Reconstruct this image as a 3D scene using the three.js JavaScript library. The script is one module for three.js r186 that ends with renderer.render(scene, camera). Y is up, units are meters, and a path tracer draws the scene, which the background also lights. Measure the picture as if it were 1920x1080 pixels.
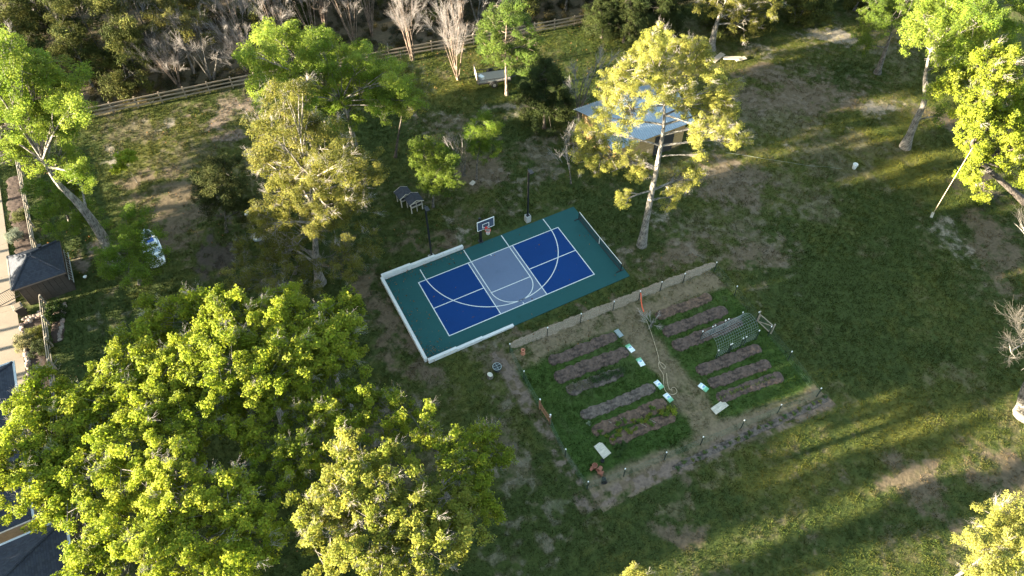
import * as THREE from 'three';
import { RoundedBoxGeometry } from 'three/addons/geometries/RoundedBoxGeometry.js';

// ---------------------------------------------------------------- camera, sky, sun, exposure
const scene = new THREE.Scene();
const camera = new THREE.PerspectiveCamera(42.45, 1920 / 1080, 0.5, 900);
{
  const yaw = 0.48148, pitch = 0.89901;
  camera.position.set(-17.79, 48.128, 34.981);
  camera.lookAt(-17.79 + Math.sin(yaw) * Math.cos(pitch), 48.128 - Math.sin(pitch), 34.981 - Math.cos(yaw) * Math.cos(pitch));
  camera.rotateZ(-0.00534);
}
const renderer = new THREE.WebGLRenderer({ antialias: true });
renderer.setSize(1024, 576);
renderer.toneMapping = THREE.LinearToneMapping;
renderer.toneMappingExposure = 12.8;
renderer.shadowMap.enabled = true;

const SUN_ELEV = 10.8 * Math.PI / 180, SUN_AZ = new THREE.Vector2(-0.986, -0.165).normalize();   // the low sun stands west of the court
const sunDir = new THREE.Vector3(SUN_AZ.x * Math.cos(SUN_ELEV), Math.sin(SUN_ELEV), SUN_AZ.y * Math.cos(SUN_ELEV));
{
  const W = 256, H = 128, d = new Float32Array(W * H * 4), v = new THREE.Vector3();
  for (let j = 0; j < H; j++) for (let i = 0; i < W; i++) {
    const th = ((j + 0.5) / H - 0.5) * Math.PI, ph = ((i + 0.5) / W - 0.5) * 2 * Math.PI;
    v.set(Math.cos(th) * Math.cos(ph), Math.sin(th), Math.cos(th) * Math.sin(ph));
    const e = Math.max(v.y, 0), hz = Math.pow(1 - e, 4), c = Math.max(v.dot(sunDir), 0);
    const glow = Math.pow(c, 6) * 0.22 + Math.pow(c, 40) * 0.7;
    let r = 0.068 + 0.075 * hz, g = 0.100 + 0.07 * hz, b = 0.126 + 0.045 * hz;
    r += glow * 0.55; g += glow * 0.40; b += glow * 0.22;
    if (v.y < 0) { r = 0.035; g = 0.035; b = 0.03; }
    d.set([r, g, b, 1], (j * W + i) * 4);
  }
  const sky = new THREE.DataTexture(d, W, H, THREE.RGBAFormat, THREE.FloatType);
  sky.mapping = THREE.EquirectangularReflectionMapping; sky.magFilter = sky.minFilter = THREE.LinearFilter; sky.needsUpdate = true;
  scene.background = sky; scene.environment = sky;
}
const sun = new THREE.DirectionalLight(new THREE.Color().setRGB(1.0, 0.87, 0.64), 5);
sun.position.copy(sunDir).multiplyScalar(150); sun.castShadow = true; sun.shadow.radius = 1;
sun.shadow.mapSize.set(4096, 4096);
Object.assign(sun.shadow.camera, { left: -90, right: 90, top: 60, bottom: -60, near: 1, far: 400 });
scene.add(sun, sun.target);

// ---------------------------------------------------------------- helpers
function rng(seed) { let a = seed >>> 0; return () => { a = (a + 0x6D2B79F5) | 0; let t = Math.imul(a ^ (a >>> 15), 1 | a); t = (t + Math.imul(t ^ (t >>> 7), 61 | t)) ^ t; return ((t ^ (t >>> 14)) >>> 0) / 4294967296; }; }
const R0 = rng(77);
const V = (x, y, z) => new THREE.Vector3(x, y, z);
const lerp = (a, b, t) => a + (b - a) * t, clamp = (x, a = 0, b = 1) => Math.min(b, Math.max(a, x)), sstep = (a, b, x) => { const t = clamp((x - a) / (b - a)); return t * t * (3 - 2 * t); };
const PERM = new Float32Array(65536); { const r = rng(3); for (let i = 0; i < 65536; i++) PERM[i] = r(); }
const hash2 = (i, j) => PERM[(Math.imul(i, 374761) + Math.imul(j, 668265) + Math.imul(i ^ j, 9277)) & 65535];
function noise(x, y) {
  const i = Math.floor(x), j = Math.floor(y); let u = x - i, v = y - j; u = u * u * (3 - 2 * u); v = v * v * (3 - 2 * v);
  const a = hash2(i, j), b = hash2(i + 1, j), c = hash2(i, j + 1), d = hash2(i + 1, j + 1);
  return a + (b - a) * u + (c - a) * v + (a - b - c + d) * u * v;
}
const fbm = (x, y, n = 4) => { let s = 0, a = 0.5, t = 0; for (let k = 0; k < n; k++) { s += a * noise(x + k * 17.3, y - k * 9.1); t += a; x *= 2.07; y *= 2.03; a *= 0.5; } return s / t; };
const taken = {};
const numbered = n => { const k = taken[n] = (taken[n] ?? -1) + 1; return k ? n + '_' + String(k).padStart(3, '0') : n; };
const shade = o => { o.castShadow = o.receiveShadow = true; return o; };

// collects tubes, boxes and sheets; build() joins them into one named mesh
class Shape {
  constructor() { this.p = []; this.n = []; this.u = []; this.i = []; this.c = null; }
  tube(pts, radii, sides = 6, cap = false) {
    const N = pts.length, at = this.p.length / 3, t = V(0, 0, 0), a = V(0, 0, 0), b = V(0, 0, 0); let len = 0;
    for (let k = 0; k < N; k++) {
      t.copy(pts[Math.min(k + 1, N - 1)]).sub(pts[Math.max(k - 1, 0)]).normalize();
      if (k === 0) { a.set(Math.abs(t.y) < 0.9 ? 0 : 1, Math.abs(t.y) < 0.9 ? 1 : 0, 0); }
      a.addScaledVector(t, -a.dot(t)).normalize(); b.crossVectors(t, a);
      if (k) len += pts[k].distanceTo(pts[k - 1]);
      const r = typeof radii === 'number' ? radii : radii[k];
      for (let s = 0; s <= sides; s++) {
        const w = s / sides * Math.PI * 2, cs = Math.cos(w), sn = Math.sin(w), nx = a.x * cs + b.x * sn, ny = a.y * cs + b.y * sn, nz = a.z * cs + b.z * sn;
        this.p.push(pts[k].x + nx * r, pts[k].y + ny * r, pts[k].z + nz * r); this.n.push(nx, ny, nz); this.u.push(w * Math.max(r, 0.02), len);
        if (k < N - 1 && s < sides) { const q = at + k * (sides + 1) + s; this.i.push(q, q + 1, q + sides + 1, q + 1, q + sides + 2, q + sides + 1); }
      }
    }
    if (cap) for (const k of [0, N - 1]) {
      const sgn = k ? 1 : -1; t.copy(pts[Math.min(k + 1, N - 1)]).sub(pts[Math.max(k - 1, 0)]).normalize().multiplyScalar(sgn);
      const c0 = this.p.length / 3; this.p.push(pts[k].x, pts[k].y, pts[k].z); this.n.push(t.x, t.y, t.z); this.u.push(0, 0);
      for (let s = 0; s <= sides; s++) { const q = (at + k * (sides + 1) + s) * 3; this.p.push(this.p[q], this.p[q + 1], this.p[q + 2]); this.n.push(t.x, t.y, t.z); this.u.push(this.p[q] - pts[k].x, this.p[q + 2] - pts[k].z); }
      for (let s = 0; s < sides; s++) sgn > 0 ? this.i.push(c0, c0 + 1 + s, c0 + 2 + s) : this.i.push(c0, c0 + 2 + s, c0 + 1 + s);
    }
    return this;
  }
  bar(a, b, r, sides = 6) { return this.tube([V(...a), V(...b)], r, sides, true); }
  add(g, m) {
    if (m) g = g.clone().applyMatrix4(m);
    const at = this.p.length / 3, P = g.attributes.position.array, N = g.attributes.normal.array, U = g.attributes.uv.array;
    for (let k = 0; k < P.length; k++) { this.p.push(P[k]); this.n.push(N[k]); }
    for (let k = 0; k < U.length; k++) this.u.push(U[k]);
    if (g.index) for (const k of g.index.array) this.i.push(at + k); else for (let k = 0; k < P.length / 3; k++) this.i.push(at + k);
    return this;
  }
  box(w, h, d, x, y, z, ry = 0, rx = 0, rz = 0) {
    const g = new THREE.BoxGeometry(w, h, d), u = g.attributes.uv, n = g.attributes.normal, p = g.attributes.position;
    for (let k = 0; k < 24; k++) { const ax = Math.abs(n.getX(k)), ay = Math.abs(n.getY(k)); ax > 0.5 ? u.setXY(k, p.getZ(k), p.getY(k)) : ay > 0.5 ? u.setXY(k, p.getX(k), p.getZ(k)) : u.setXY(k, p.getX(k), p.getY(k)); }
    return this.add(g, new THREE.Matrix4().compose(V(x, y, z), new THREE.Quaternion().setFromEuler(new THREE.Euler(rx, ry, rz, 'YXZ')), V(1, 1, 1)));
  }
  rbox(w, h, d, x, y, z, r = 0.01, ry = 0, rx = 0, rz = 0) { return this.add(new RoundedBoxGeometry(w, h, d, 1, r), new THREE.Matrix4().compose(V(x, y, z), new THREE.Quaternion().setFromEuler(new THREE.Euler(rx, ry, rz, 'YXZ')), V(1, 1, 1))); }
  quad(a, b, c, d) {   // counter-clockwise; uv in metres
    const A = V(...a), e = V(...b).sub(A), f = V(...d).sub(A), n = e.clone().cross(f).normalize(), at = this.p.length / 3;
    const eu = e.clone().normalize(), fv = n.clone().cross(eu);
    for (const q of [a, b, c, d]) { this.p.push(...q); this.n.push(n.x, n.y, n.z); const w = V(...q).sub(A); this.u.push(w.dot(eu), w.dot(fv)); }
    this.i.push(at, at + 1, at + 2, at, at + 2, at + 3); return this;
  }
  tri(a, b, c) { return this.quad(a, b, c, c); }
  geo() {
    const g = new THREE.BufferGeometry();
    g.setAttribute('position', new THREE.BufferAttribute(new Float32Array(this.p), 3)); g.setAttribute('normal', new THREE.BufferAttribute(new Float32Array(this.n), 3));
    g.setAttribute('uv', new THREE.BufferAttribute(new Float32Array(this.u), 2));
    if (this.c) g.setAttribute('color', new THREE.BufferAttribute(new Float32Array(this.c), 3));
    g.setIndex(new THREE.BufferAttribute(new Uint32Array(this.i), 1)); return g;
  }
  build(name, mat, parent) { const m = shade(new THREE.Mesh(this.geo(), mat)); m.name = parent ? name : numbered(name); (parent || scene).add(m); return m; }
}
const S = () => new Shape();
function tag(o, label, category, group, kind) { if (label) o.userData.label = label; if (category) o.userData.category = category; if (group) o.userData.group = group; if (kind) o.userData.kind = kind; return o; }
function thing(name, label, category, [x, y, z] = [0, 0, 0], turn = 0, group) { const o = new THREE.Group(); o.name = numbered(name); o.position.set(x, y, z); o.rotation.y = turn; scene.add(o); return tag(o, label, category, group); }
function copyOf(o, [x, y, z], turn, label) { const c = o.clone(); c.name = numbered(o.name.replace(/_\d{3}$/, '')); c.position.set(x, y, z); c.rotation.y = turn; c.userData = { ...o.userData }; if (label) c.userData.label = label; scene.add(c); return c; }
function piece(geo, name, mat, parent, x = 0, y = 0, z = 0, ry = 0) { const m = shade(new THREE.Mesh(geo, mat)); m.name = name; m.position.set(x, y, z); m.rotation.y = ry; parent.add(m); return m; }

// ---------------------------------------------------------------- textures and materials
function tex(w, h, fn, srgb = true, rep = 1) {
  const d = new Uint8Array(w * h * 4), enc = c => srgb ? (c <= 0.0031308 ? 12.92 * c : 1.055 * Math.pow(c, 1 / 2.4) - 0.055) : c;
  for (let j = 0; j < h; j++) for (let i = 0; i < w; i++) { const c = fn(i / w, j / h, i, j), o = (j * w + i) * 4; d[o] = clamp(enc(c[0])) * 255; d[o + 1] = clamp(enc(c[1])) * 255; d[o + 2] = clamp(enc(c[2])) * 255; d[o + 3] = 255; }
  const t = new THREE.DataTexture(d, w, h, THREE.RGBAFormat); t.magFilter = THREE.LinearFilter; t.minFilter = THREE.LinearMipmapLinearFilter; t.generateMipmaps = true;
  t.wrapS = t.wrapT = THREE.RepeatWrapping; t.repeat.set(rep, rep); if (srgb) t.colorSpace = THREE.SRGBColorSpace; t.needsUpdate = true; return t;
}
const tile = (x, y, P, n = 4) => { const u = x, v = y, a = fbm(u * P, v * P, n), b = fbm((u - 1) * P, v * P, n), c = fbm(u * P, (v - 1) * P, n), d = fbm((u - 1) * P, (v - 1) * P, n); return lerp(lerp(a, b, u), lerp(c, d, u), v); };
const speck = tex(256, 256, (u, v) => { const n = tile(u, v, 10, 4), m = tile(u, v, 60, 2), k = 0.72 + 0.4 * (n - 0.5) * 2 * 0.5 + 0.35 * (m - 0.5); return [k, k, k]; }, false, 0.6);
const barkTex = tex(256, 256, (u, v) => { const a = tile(u, v, 5, 3), b = noise(u * 34 + a * 5, v * 7), k = clamp(0.5 + 0.7 * (b - 0.5) + 0.6 * (a - 0.5)); return [k, k * 0.98, k * 0.95]; }, true, 0.7);
const barkBump = tex(256, 256, (u, v) => { const b = noise(u * 34, v * 7); return [b, b, b]; }, false, 0.7);
const woodTex = tex(256, 256, (u, v) => { const b = 0.7 * noise(u * 3, v * 60) + 0.3 * tile(u, v, 8), k = 0.55 + 0.6 * (b - 0.2); return [k, k * 0.97, k * 0.93]; }, true, 0.8);
const rgb = (r, g, b) => new THREE.Color().setRGB(r, g, b);
const mat = (r, g, b, rough = 0.85, o = {}) => new THREE.MeshStandardMaterial({ color: rgb(r, g, b), roughness: rough, ...o });
const M = {
  black: mat(0.012, 0.012, 0.013, 0.45), blackIron: mat(0.015, 0.015, 0.016, 0.55), white: mat(0.78, 0.78, 0.76, 0.6), steel: mat(0.55, 0.56, 0.57, 0.4, { metalness: 0.8 }),
  concrete: mat(0.5, 0.49, 0.47, 0.9, { map: speck, bumpMap: speck, bumpScale: 0.004 }), whitewall: mat(0.8, 0.8, 0.79, 0.85, { map: speck }),
  weathered: mat(0.42, 0.37, 0.31, 0.9, { map: woodTex, bumpMap: woodTex, bumpScale: 0.004 }), rail: mat(0.36, 0.29, 0.22, 0.9, { map: woodTex, bumpMap: woodTex, bumpScale: 0.004 }),
  redwood: mat(0.4, 0.2, 0.12, 0.85, { map: woodTex }), tan: mat(0.55, 0.36, 0.16, 0.85, { map: woodTex }), terracotta: mat(0.36, 0.14, 0.09, 0.85, { map: speck }),
  orange: mat(0.75, 0.1, 0.035, 0.7), rubber: mat(0.015, 0.015, 0.015, 0.9), wire: mat(0.08, 0.14, 0.10, 0.5), wireGrey: mat(0.30, 0.35, 0.34, 0.5), postGreen: mat(0.02, 0.035, 0.03, 0.6),
  rope: mat(0.45, 0.36, 0.24, 0.9), blue: mat(0.02, 0.1, 0.4, 0.5), soil: null
};

// ---------------------------------------------------------------- ground
// patches of bare earth, leaf litter, straw and lush grass: kind, x, z, half extents across and along the camera's heading
const PATCH = [["d",9.4,-20.4,3.6,1.8],["d",3.6,-22.2,2.4,1.2],["d",49.0,-14.2,4.5,2.2],["d",40.9,-15.6,2.1,1.3],["d",44.6,-2.4,3.3,1.6],["d",25.8,-6.3,1.7,1.2],["d",15.1,0.9,1.2,0.8],["d",39.1,-1.2,1.3,1.3],["m",19.7,6.9,4.1,3.5],["m",23.5,-1.7,4.0,4.6],["d",36.1,13.9,1.6,2.2],["d",36.1,16.3,1.8,2.1],["p",-18.2,-8.1,2.4,1.3],["d",-21.6,-33.8,1.5,0.8],["p",-14.4,-32.6,4.1,3.4],["d",-26.4,-31.5,1.3,1.3],["b",-24.3,-26.7,2.3,1.8],["s",-21.2,-14.8,2.1,4.7],["p",-30.5,-19.1,1.4,1.7],["m",9.4,-12.5,3.6,5.5],["b",-10.5,-1.4,1.3,3.3],["b",-11.1,3.0,1.2,2.5],["b",-10.2,-5.6,1.3,1.8],["b",-12.6,-8.2,1.8,1.1],["b",-2.0,-6.4,4.2,0.8],["b",-6.2,-7.2,2.8,0.6],["d",-1.0,-7.3,2.4,0.5],["b",-0.3,6.1,1.9,0.9],["b",2.7,6.3,2.1,0.8],["b",6.1,6.2,2.2,0.8],["p",2.0,6.2,1.7,0.5],["w",4.7,22.7,2.6,0.9],["w",1.5,22.1,1.6,0.6],["b",2.9,20.8,1.8,0.8],["g",41.4,0.0,2.4,1.7],["g",45.2,-6.9,2.8,1.9],["y",39.5,6.0,4.5,4.2],["g",22.5,14.3,5.7,3.6],["y",13.7,9.6,3.1,1.7],["g",1.4,20.5,1.5,0.8],["g",21.1,19.5,6.6,2.2],["g",14.3,13.6,1.7,3.2],["y",9.2,24.6,5.5,1.7],["y",19.1,25.7,3.8,2.0],["b",16.0,28.7,2.6,2.2],["b",21.8,31.7,2.2,2.8],["m",-7.0,17.3,2.5,1.6],["m",-9.8,19.6,2.1,2.2],["b",0.5,24.7,2.1,1.1],["m",-5.9,10.5,2.4,1.1],["m",-19.9,-5.2,1.7,1.1],["m",-29.2,-10.7,2.6,1.8],["m",-26.2,-10.9,2.2,1.2],["m",9.9,1.0,2.8,1.9],["b",14.0,3.9,3.7,1.6],["m",17.2,2.7,2.8,2.0],["m",33.7,-7.0,4.4,5.6],["m",41.5,-11.0,6.3,3.7],["b",37.5,-13.2,4.0,1.9],["m",34.4,1.6,4.1,3.3],["d",31.8,-1.5,2.1,1.0],["m",26.9,4.1,4.4,2.9],["b",4.6,-14.3,3.1,2.3],["m",4.6,-20.5,3.8,2.6],["g",-3.1,-22.8,3.2,2.5],["b",-23.0,-22.4,2.9,3.0],["y",-21.3,-28.1,5.7,3.4],["y",-12.7,-27.0,3.2,3.4],["y",7.4,-25.0,3.4,1.9],["g",-28.9,-10.0,3.0,2.4],["g",-32.6,-10.1,2.5,2.9],["m",-14.6,5.9,2.4,1.8],["b",-9.5,4.9,2.0,0.7],["m",-5.1,4.4,1.7,0.7],["m",53.6,-11.4,3.6,2.5],["s",44.6,10.4,3.0,3.4],["b",48.6,2.9,2.7,2.9],["m",16.9,6.1,1.8,0.9],["b",23.9,-1.4,4.0,4.6],["b",37.9,-7.7,6.7,3.9],["b",39.4,16.0,2.8,5.2],["b",20.1,7.8,3.2,2.5],["b",-23.1,-19.5,2.9,4.3],["b",3.6,-12.3,3.5,1.8]];
const CY = Math.cos(0.4815), SY = Math.sin(0.4815);
const KIND = { d: 0, b: 1, s: 2, g: 3, y: 4, w: 5, m: 6, p: 7 };
const inRect = (x, z, a, b, c, d) => x > a && x < b && z > c && z < d;
const backFenceZ = x => x < -13 ? lerp(-38.9, -36.6, (x + 30) / 17) : lerp(-36.6, -28.4, (x + 13) / 44);
const ALB = { green: [0.037, 0.051, 0.012], yellow: [0.08, 0.08, 0.016], dry: [0.098, 0.078, 0.050], dirt: [0.2, 0.17, 0.135], brown: [0.108, 0.078, 0.052], soil: [0.052, 0.04, 0.033], straw: [0.165, 0.125, 0.08], pink: [0.15, 0.11, 0.09] };
const gW = new Float32Array(8);
// PATCH rasterised once into a coarse grid of weights, so that each texel only reads it
const GX0 = -52, GZ0 = -80, GS = 0.5, GN = 264;
const grid = new Float32Array(GN * GN * 8);
for (const [k, px, pz, ra, rb] of PATCH) {
  const ki = KIND[k], R = Math.max(ra, rb) * 1.7 + 1;
  for (let j = Math.max(0, Math.floor((pz - R - GZ0) / GS)); j < Math.min(GN, (pz + R - GZ0) / GS); j++) for (let i = Math.max(0, Math.floor((px - R - GX0) / GS)); i < Math.min(GN, (px + R - GX0) / GS); i++) {
    const dx = GX0 + i * GS - px, dz = GZ0 + j * GS - pz, u = (dx * CY + dz * SY) / ra, v = (dx * SY - dz * CY) / rb, w = 1 - Math.sqrt(u * u + v * v) / 1.6;
    const o = (j * GN + i) * 8 + ki; if (w > grid[o]) grid[o] = w;
  }
}
function weights(x, z) {
  const fx = clamp((x - GX0) / GS, 0, GN - 1.001), fz = clamp((z - GZ0) / GS, 0, GN - 1.001), i = Math.floor(fx), j = Math.floor(fz), u = fx - i, v = fz - j;
  const a = (j * GN + i) * 8, b = a + 8, c = a + GN * 8, d = c + 8;
  for (let k = 0; k < 8; k++) gW[k] = lerp(lerp(grid[a + k], grid[b + k], u), lerp(grid[c + k], grid[d + k], u), v);
  return gW;
}
const mixTo = (o, c, t) => { o[0] += (c[0] - o[0]) * t; o[1] += (c[1] - o[1]) * t; o[2] += (c[2] - o[2]) * t; };
const gc = [0, 0, 0]; let bare = 0;
function groundColour(x, z) {   // albedo of the ground at a spot; also sets bare, the share without grass
  const wx = (fbm(x * 0.55 + 31, z * 0.55, 3) - 0.5) * 5, wz = (fbm(x * 0.55, z * 0.55 + 57, 3) - 0.5) * 5, w = weights(x + wx, z + wz), n1 = fbm(x * 0.09 + 5, z * 0.09, 3), n2 = fbm(x * 0.42, z * 0.42 + 9, 4), n3 = noise(x * 2.3, z * 2.3), n4 = noise(x * 7.1, z * 7.1), n5 = noise(x * 16, z * 16);
  gc[0] = ALB.green[0]; gc[1] = ALB.green[1]; gc[2] = ALB.green[2];
  const rag = (n2 - 0.5) * 1.5 + (n3 - 0.5) * 0.7 + (n4 - 0.5) * 0.45;
  mixTo(gc, ALB.yellow, clamp(0.30 + (n1 - 0.45) * 1.4 + 0.8 * Math.max(w[4], 0) - 0.9 * w[3] + (n3 - 0.5) * 0.6));
  let dry = sstep(0.45, 0.75, 0.45 + (n1 - 0.5) * 0.5 + rag * 0.5 - w[3] * 0.6 + w[6] * 0.25); mixTo(gc, ALB.dry, dry * (x > 16 ? 0.5 : 0.75));
  bare = dry * 0.45;
  const put = (c, wt, amt = 1, soft = 0.28) => { if (wt <= 0) return; const t = sstep(0, soft, wt - 0.36 + rag * 0.62) * amt; mixTo(gc, c, t); bare = Math.max(bare, t); };
  put(ALB.brown, w[1] * 1.25, 0.85, 0.6); put(ALB.pink, w[7], 0.75, 0.5); put(ALB.soil, w[2], 0.9, 0.5); put(ALB.straw, w[5], 0.5, 0.5); put(ALB.dirt, w[0] * 0.9, 0.85, 0.5);
  if (w[6] > 0) { const t = sstep(0.1, 0.4, w[6] * 0.7 - 0.22 + (n3 - 0.5) * 0.9 + (n2 - 0.5) * 1.1); mixTo(gc, n3 > 0.7 ? ALB.dirt : ALB.dry, t * 0.32 * (x > 16 ? 0.6 : 1)); bare = Math.max(bare, t * 0.4); }
  // woods floor beyond the rail fence
  const wf = sstep(-0.5, 1.5, backFenceZ(x) - z + (n2 - 0.5) * 2) * (x < 40 ? 1 : 0); mixTo(gc, ALB.brown, wf * 0.8); bare = Math.max(bare, wf);
  // garden plot: trodden straw paths and grass
  if (inRect(x, z, -3.6, 15.7, 6.6, 20.9)) {
    const cross = sstep(1.5, 0.8, Math.abs(x - 6.7 + (n2 - 0.5) * 1.6)), north = sstep(8.7, 7.9, z - x * 0.06 + (n2 - 0.5)), south = sstep(-0.4, 0.4, z - (18.35 + (x + 3) * 0.085) + (n2 - 0.5) * 1.3);
    mixTo(gc, [0.034, 0.066, 0.011], 0.8 * (1 - Math.max(cross, north, south))); bare *= 0.5;
    const t = Math.max(cross * 0.72, north * 0.85, south * 0.95) * sstep(0.1, 0.5, 0.5 + rag * 0.5); mixTo(gc, ALB.straw, t); bare = Math.max(bare * 0.5, t);
  }
  // worn soil strips along the wire fence
  const strip = Math.max(inRect(x, z, -5.3, -3.0, 6, 20) ? sstep(0.8, 0.35, Math.abs(x + 4.2 + 0.03 * (z - 12) + (n2 - 0.5) * 0.8)) : 0, inRect(x, z, -5, 15.9, 18.6, 22.2) ? sstep(0.75, 0.35, Math.abs(z - 19.9 - (x + 4) * 0.08 + (n2 - 0.5) * 0.5)) : 0);
  if (strip > 0) { const t = strip * sstep(0.05, 0.45, 0.45 + rag * 0.7); mixTo(gc, n3 > 0.5 ? ALB.pink : ALB.brown, t * 0.85); bare = Math.max(bare, t); }
  const k = 0.62 + 0.42 * n4 + 0.36 * n5; gc[0] *= k; gc[1] *= k; gc[2] *= k;
  return gc;
}
{
  const N = 2048, X0 = -50, Z0 = -78, SZ = 128, d = new Uint8Array(N * N * 4), enc = c => Math.pow(clamp(c), 1 / 2.2) * 255;
  const hb = new Uint8Array(N * N * 4 / 4);
  for (let j = 0; j < N; j++) for (let i = 0; i < N; i++) {
    const c = groundColour(X0 + (i + 0.5) * SZ / N, Z0 + (j + 0.5) * SZ / N), o = (j * N + i) * 4;
    d[o] = enc(c[0]); d[o + 1] = enc(c[1]); d[o + 2] = enc(c[2]); d[o + 3] = 255;
  }
  const t = new THREE.DataTexture(d, N, N, THREE.RGBAFormat); t.colorSpace = THREE.SRGBColorSpace; t.magFilter = THREE.LinearFilter; t.minFilter = THREE.LinearMipmapLinearFilter; t.generateMipmaps = true; t.wrapS = t.wrapT = THREE.MirroredRepeatWrapping; t.needsUpdate = true;
  const lumps = tex(512, 512, (u, v) => { const a = tile(u, v, 20, 4), b = tile(u, v, 90, 2), k = 0.6 * a + 0.4 * b; return [k, k, k]; }, false);
  lumps.repeat.set(128 / 6, 128 / 6);
  const g = new THREE.BufferGeometry(), E = 420;
  g.setAttribute('position', new THREE.BufferAttribute(new Float32Array([-E, 0, -E, -E, 0, E, E, 0, E, E, 0, -E]), 3)); g.setAttribute('normal', new THREE.BufferAttribute(new Float32Array([0, 1, 0, 0, 1, 0, 0, 1, 0, 0, 1, 0]), 3));
  g.setAttribute('uv', new THREE.BufferAttribute(new Float32Array([-E, -E, -E, E, E, E, E, -E].map((v, k) => (v - (k % 2 ? Z0 : X0)) / SZ)), 2)); g.setIndex([0, 1, 2, 0, 2, 3]);
  const m = shade(new THREE.Mesh(g, new THREE.MeshPhysicalMaterial({ map: t, roughness: 0.97, specularIntensity: 0.2, bumpMap: lumps, bumpScale: 0.05 }))); m.name = 'ground'; scene.add(m); tag(m, 'patchy lawn with worn earth, dry thatch and leaf litter', 'ground', null, 'structure');
}
// blades of grass in tufts, coloured like the ground they stand on
const inCourt = (x, z) => inRect(x, z, -9.3, 9.35, -5.2, 4.75);
const onDrive = (x, z) => x < -36.6 && z > -34, underHouse = (x, z) => inRect(x, z, -36, -31.8, -19.6, -15.4) || (x < -34.4 && z > 6) || inRect(x, z, 15, 23, -13, -7);
{
  const r = rng(11), P = [], Nn = [], C = [], I = [];
  for (let k = 0; k < 46; k++) {
    const a = r() * 6.283, q = Math.sqrt(r()) * 0.3, x = Math.cos(a) * q, z = Math.sin(a) * q, h = 0.035 + r() * 0.055, w = 0.012 + r() * 0.012, b = r() * 6.283, lx = (r() - 0.5) * 0.07, lz = (r() - 0.5) * 0.07, t = 0.75 + r() * 0.5, at = P.length / 3;
    P.push(x - Math.cos(b) * w, 0, z - Math.sin(b) * w, x + Math.cos(b) * w, 0, z + Math.sin(b) * w, x + lx, h, z + lz);
    const n = V(-Math.sin(b), 0.6, Math.cos(b)).normalize(); for (let q2 = 0; q2 < 3; q2++) { Nn.push(n.x, n.y, n.z); C.push(t * (0.9 + 0.3 * (k % 3 === 0)), t, t * 0.9); } I.push(at, at + 1, at + 2);
  }
  const g = new THREE.BufferGeometry(); g.setAttribute('position', new THREE.Float32BufferAttribute(P, 3)); g.setAttribute('normal', new THREE.Float32BufferAttribute(Nn, 3)); g.setAttribute('color', new THREE.Float32BufferAttribute(C, 3)); g.setAttribute('uv', new THREE.Float32BufferAttribute(new Array(P.length / 3 * 2).fill(0), 2)); g.setIndex(I);
  const mats = [], cols = [], m4 = new THREE.Matrix4(), q = new THREE.Quaternion(), up = V(0, 1, 0);
  for (let x = -38; x < 66; x += 0.36) for (let z = -40; z < 40; z += 0.36) {
    const px = x + (r() - 0.5) * 0.36, pz = z + (r() - 0.5) * 0.36;
    if ((px + 39.7) * 0.5277 + 6.5 + 1 < pz - 0 && pz > 6) continue;              // outside the field of view, below its lower edge
    if (inCourt(px, pz) || onDrive(px, pz) || underHouse(px, pz) || pz < backFenceZ(px) - 1) continue;
    const c = groundColour(px, pz); if (r() < bare * 0.95) continue;
    const s = 0.75 + r() * 0.6; m4.compose(V(px, 0, pz), q.setFromAxisAngle(up, r() * 6.283), V(s, s * (0.6 + 0.8 * noise(px * 0.7, pz * 0.7)), s)); mats.push(m4.clone()); cols.push([c[0] * 1.05, c[1] * 1.1, c[2]]);
  }
  const im = new THREE.InstancedMesh(g, new THREE.MeshPhysicalMaterial({ vertexColors: true, roughness: 0.9, specularIntensity: 0.2, side: THREE.DoubleSide }), mats.length), cc = new THREE.Color();
  mats.forEach((m, k) => { im.setMatrixAt(k, m); im.setColorAt(k, cc.setRGB(...cols[k])); });
  im.name = 'grass'; shade(im); scene.add(im); tag(im, 'short mown grass growing across the lawn', 'grass', null, 'stuff');
  console.log('grass', mats.length);
}

// ---------------------------------------------------------------- driveway
{
  const cm = mat(0.25, 0.205, 0.16, 0.9, { map: tex(512, 512, (u, v) => { const k = 0.8 + 0.35 * (tile(u, v, 6, 4) - 0.5) + 0.2 * (tile(u, v, 70, 2) - 0.5); return [k, k * 0.985, k * 0.96]; }, true, 0.2) });
  const d = new THREE.Group(); d.name = 'driveway'; scene.add(d); tag(d, 'pale tan concrete driveway beside the shed', 'driveway', null, 'structure');
  for (let k = 0; k < 10; k++) for (let c = 0; c < 2; c++) { const z0 = -40 + k * 4; S().box(3.98, 0.08, 3.985, -38.62 - c * 4, 0.02, z0 + 2).build('concrete_panel', cm, d); }
}

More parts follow.
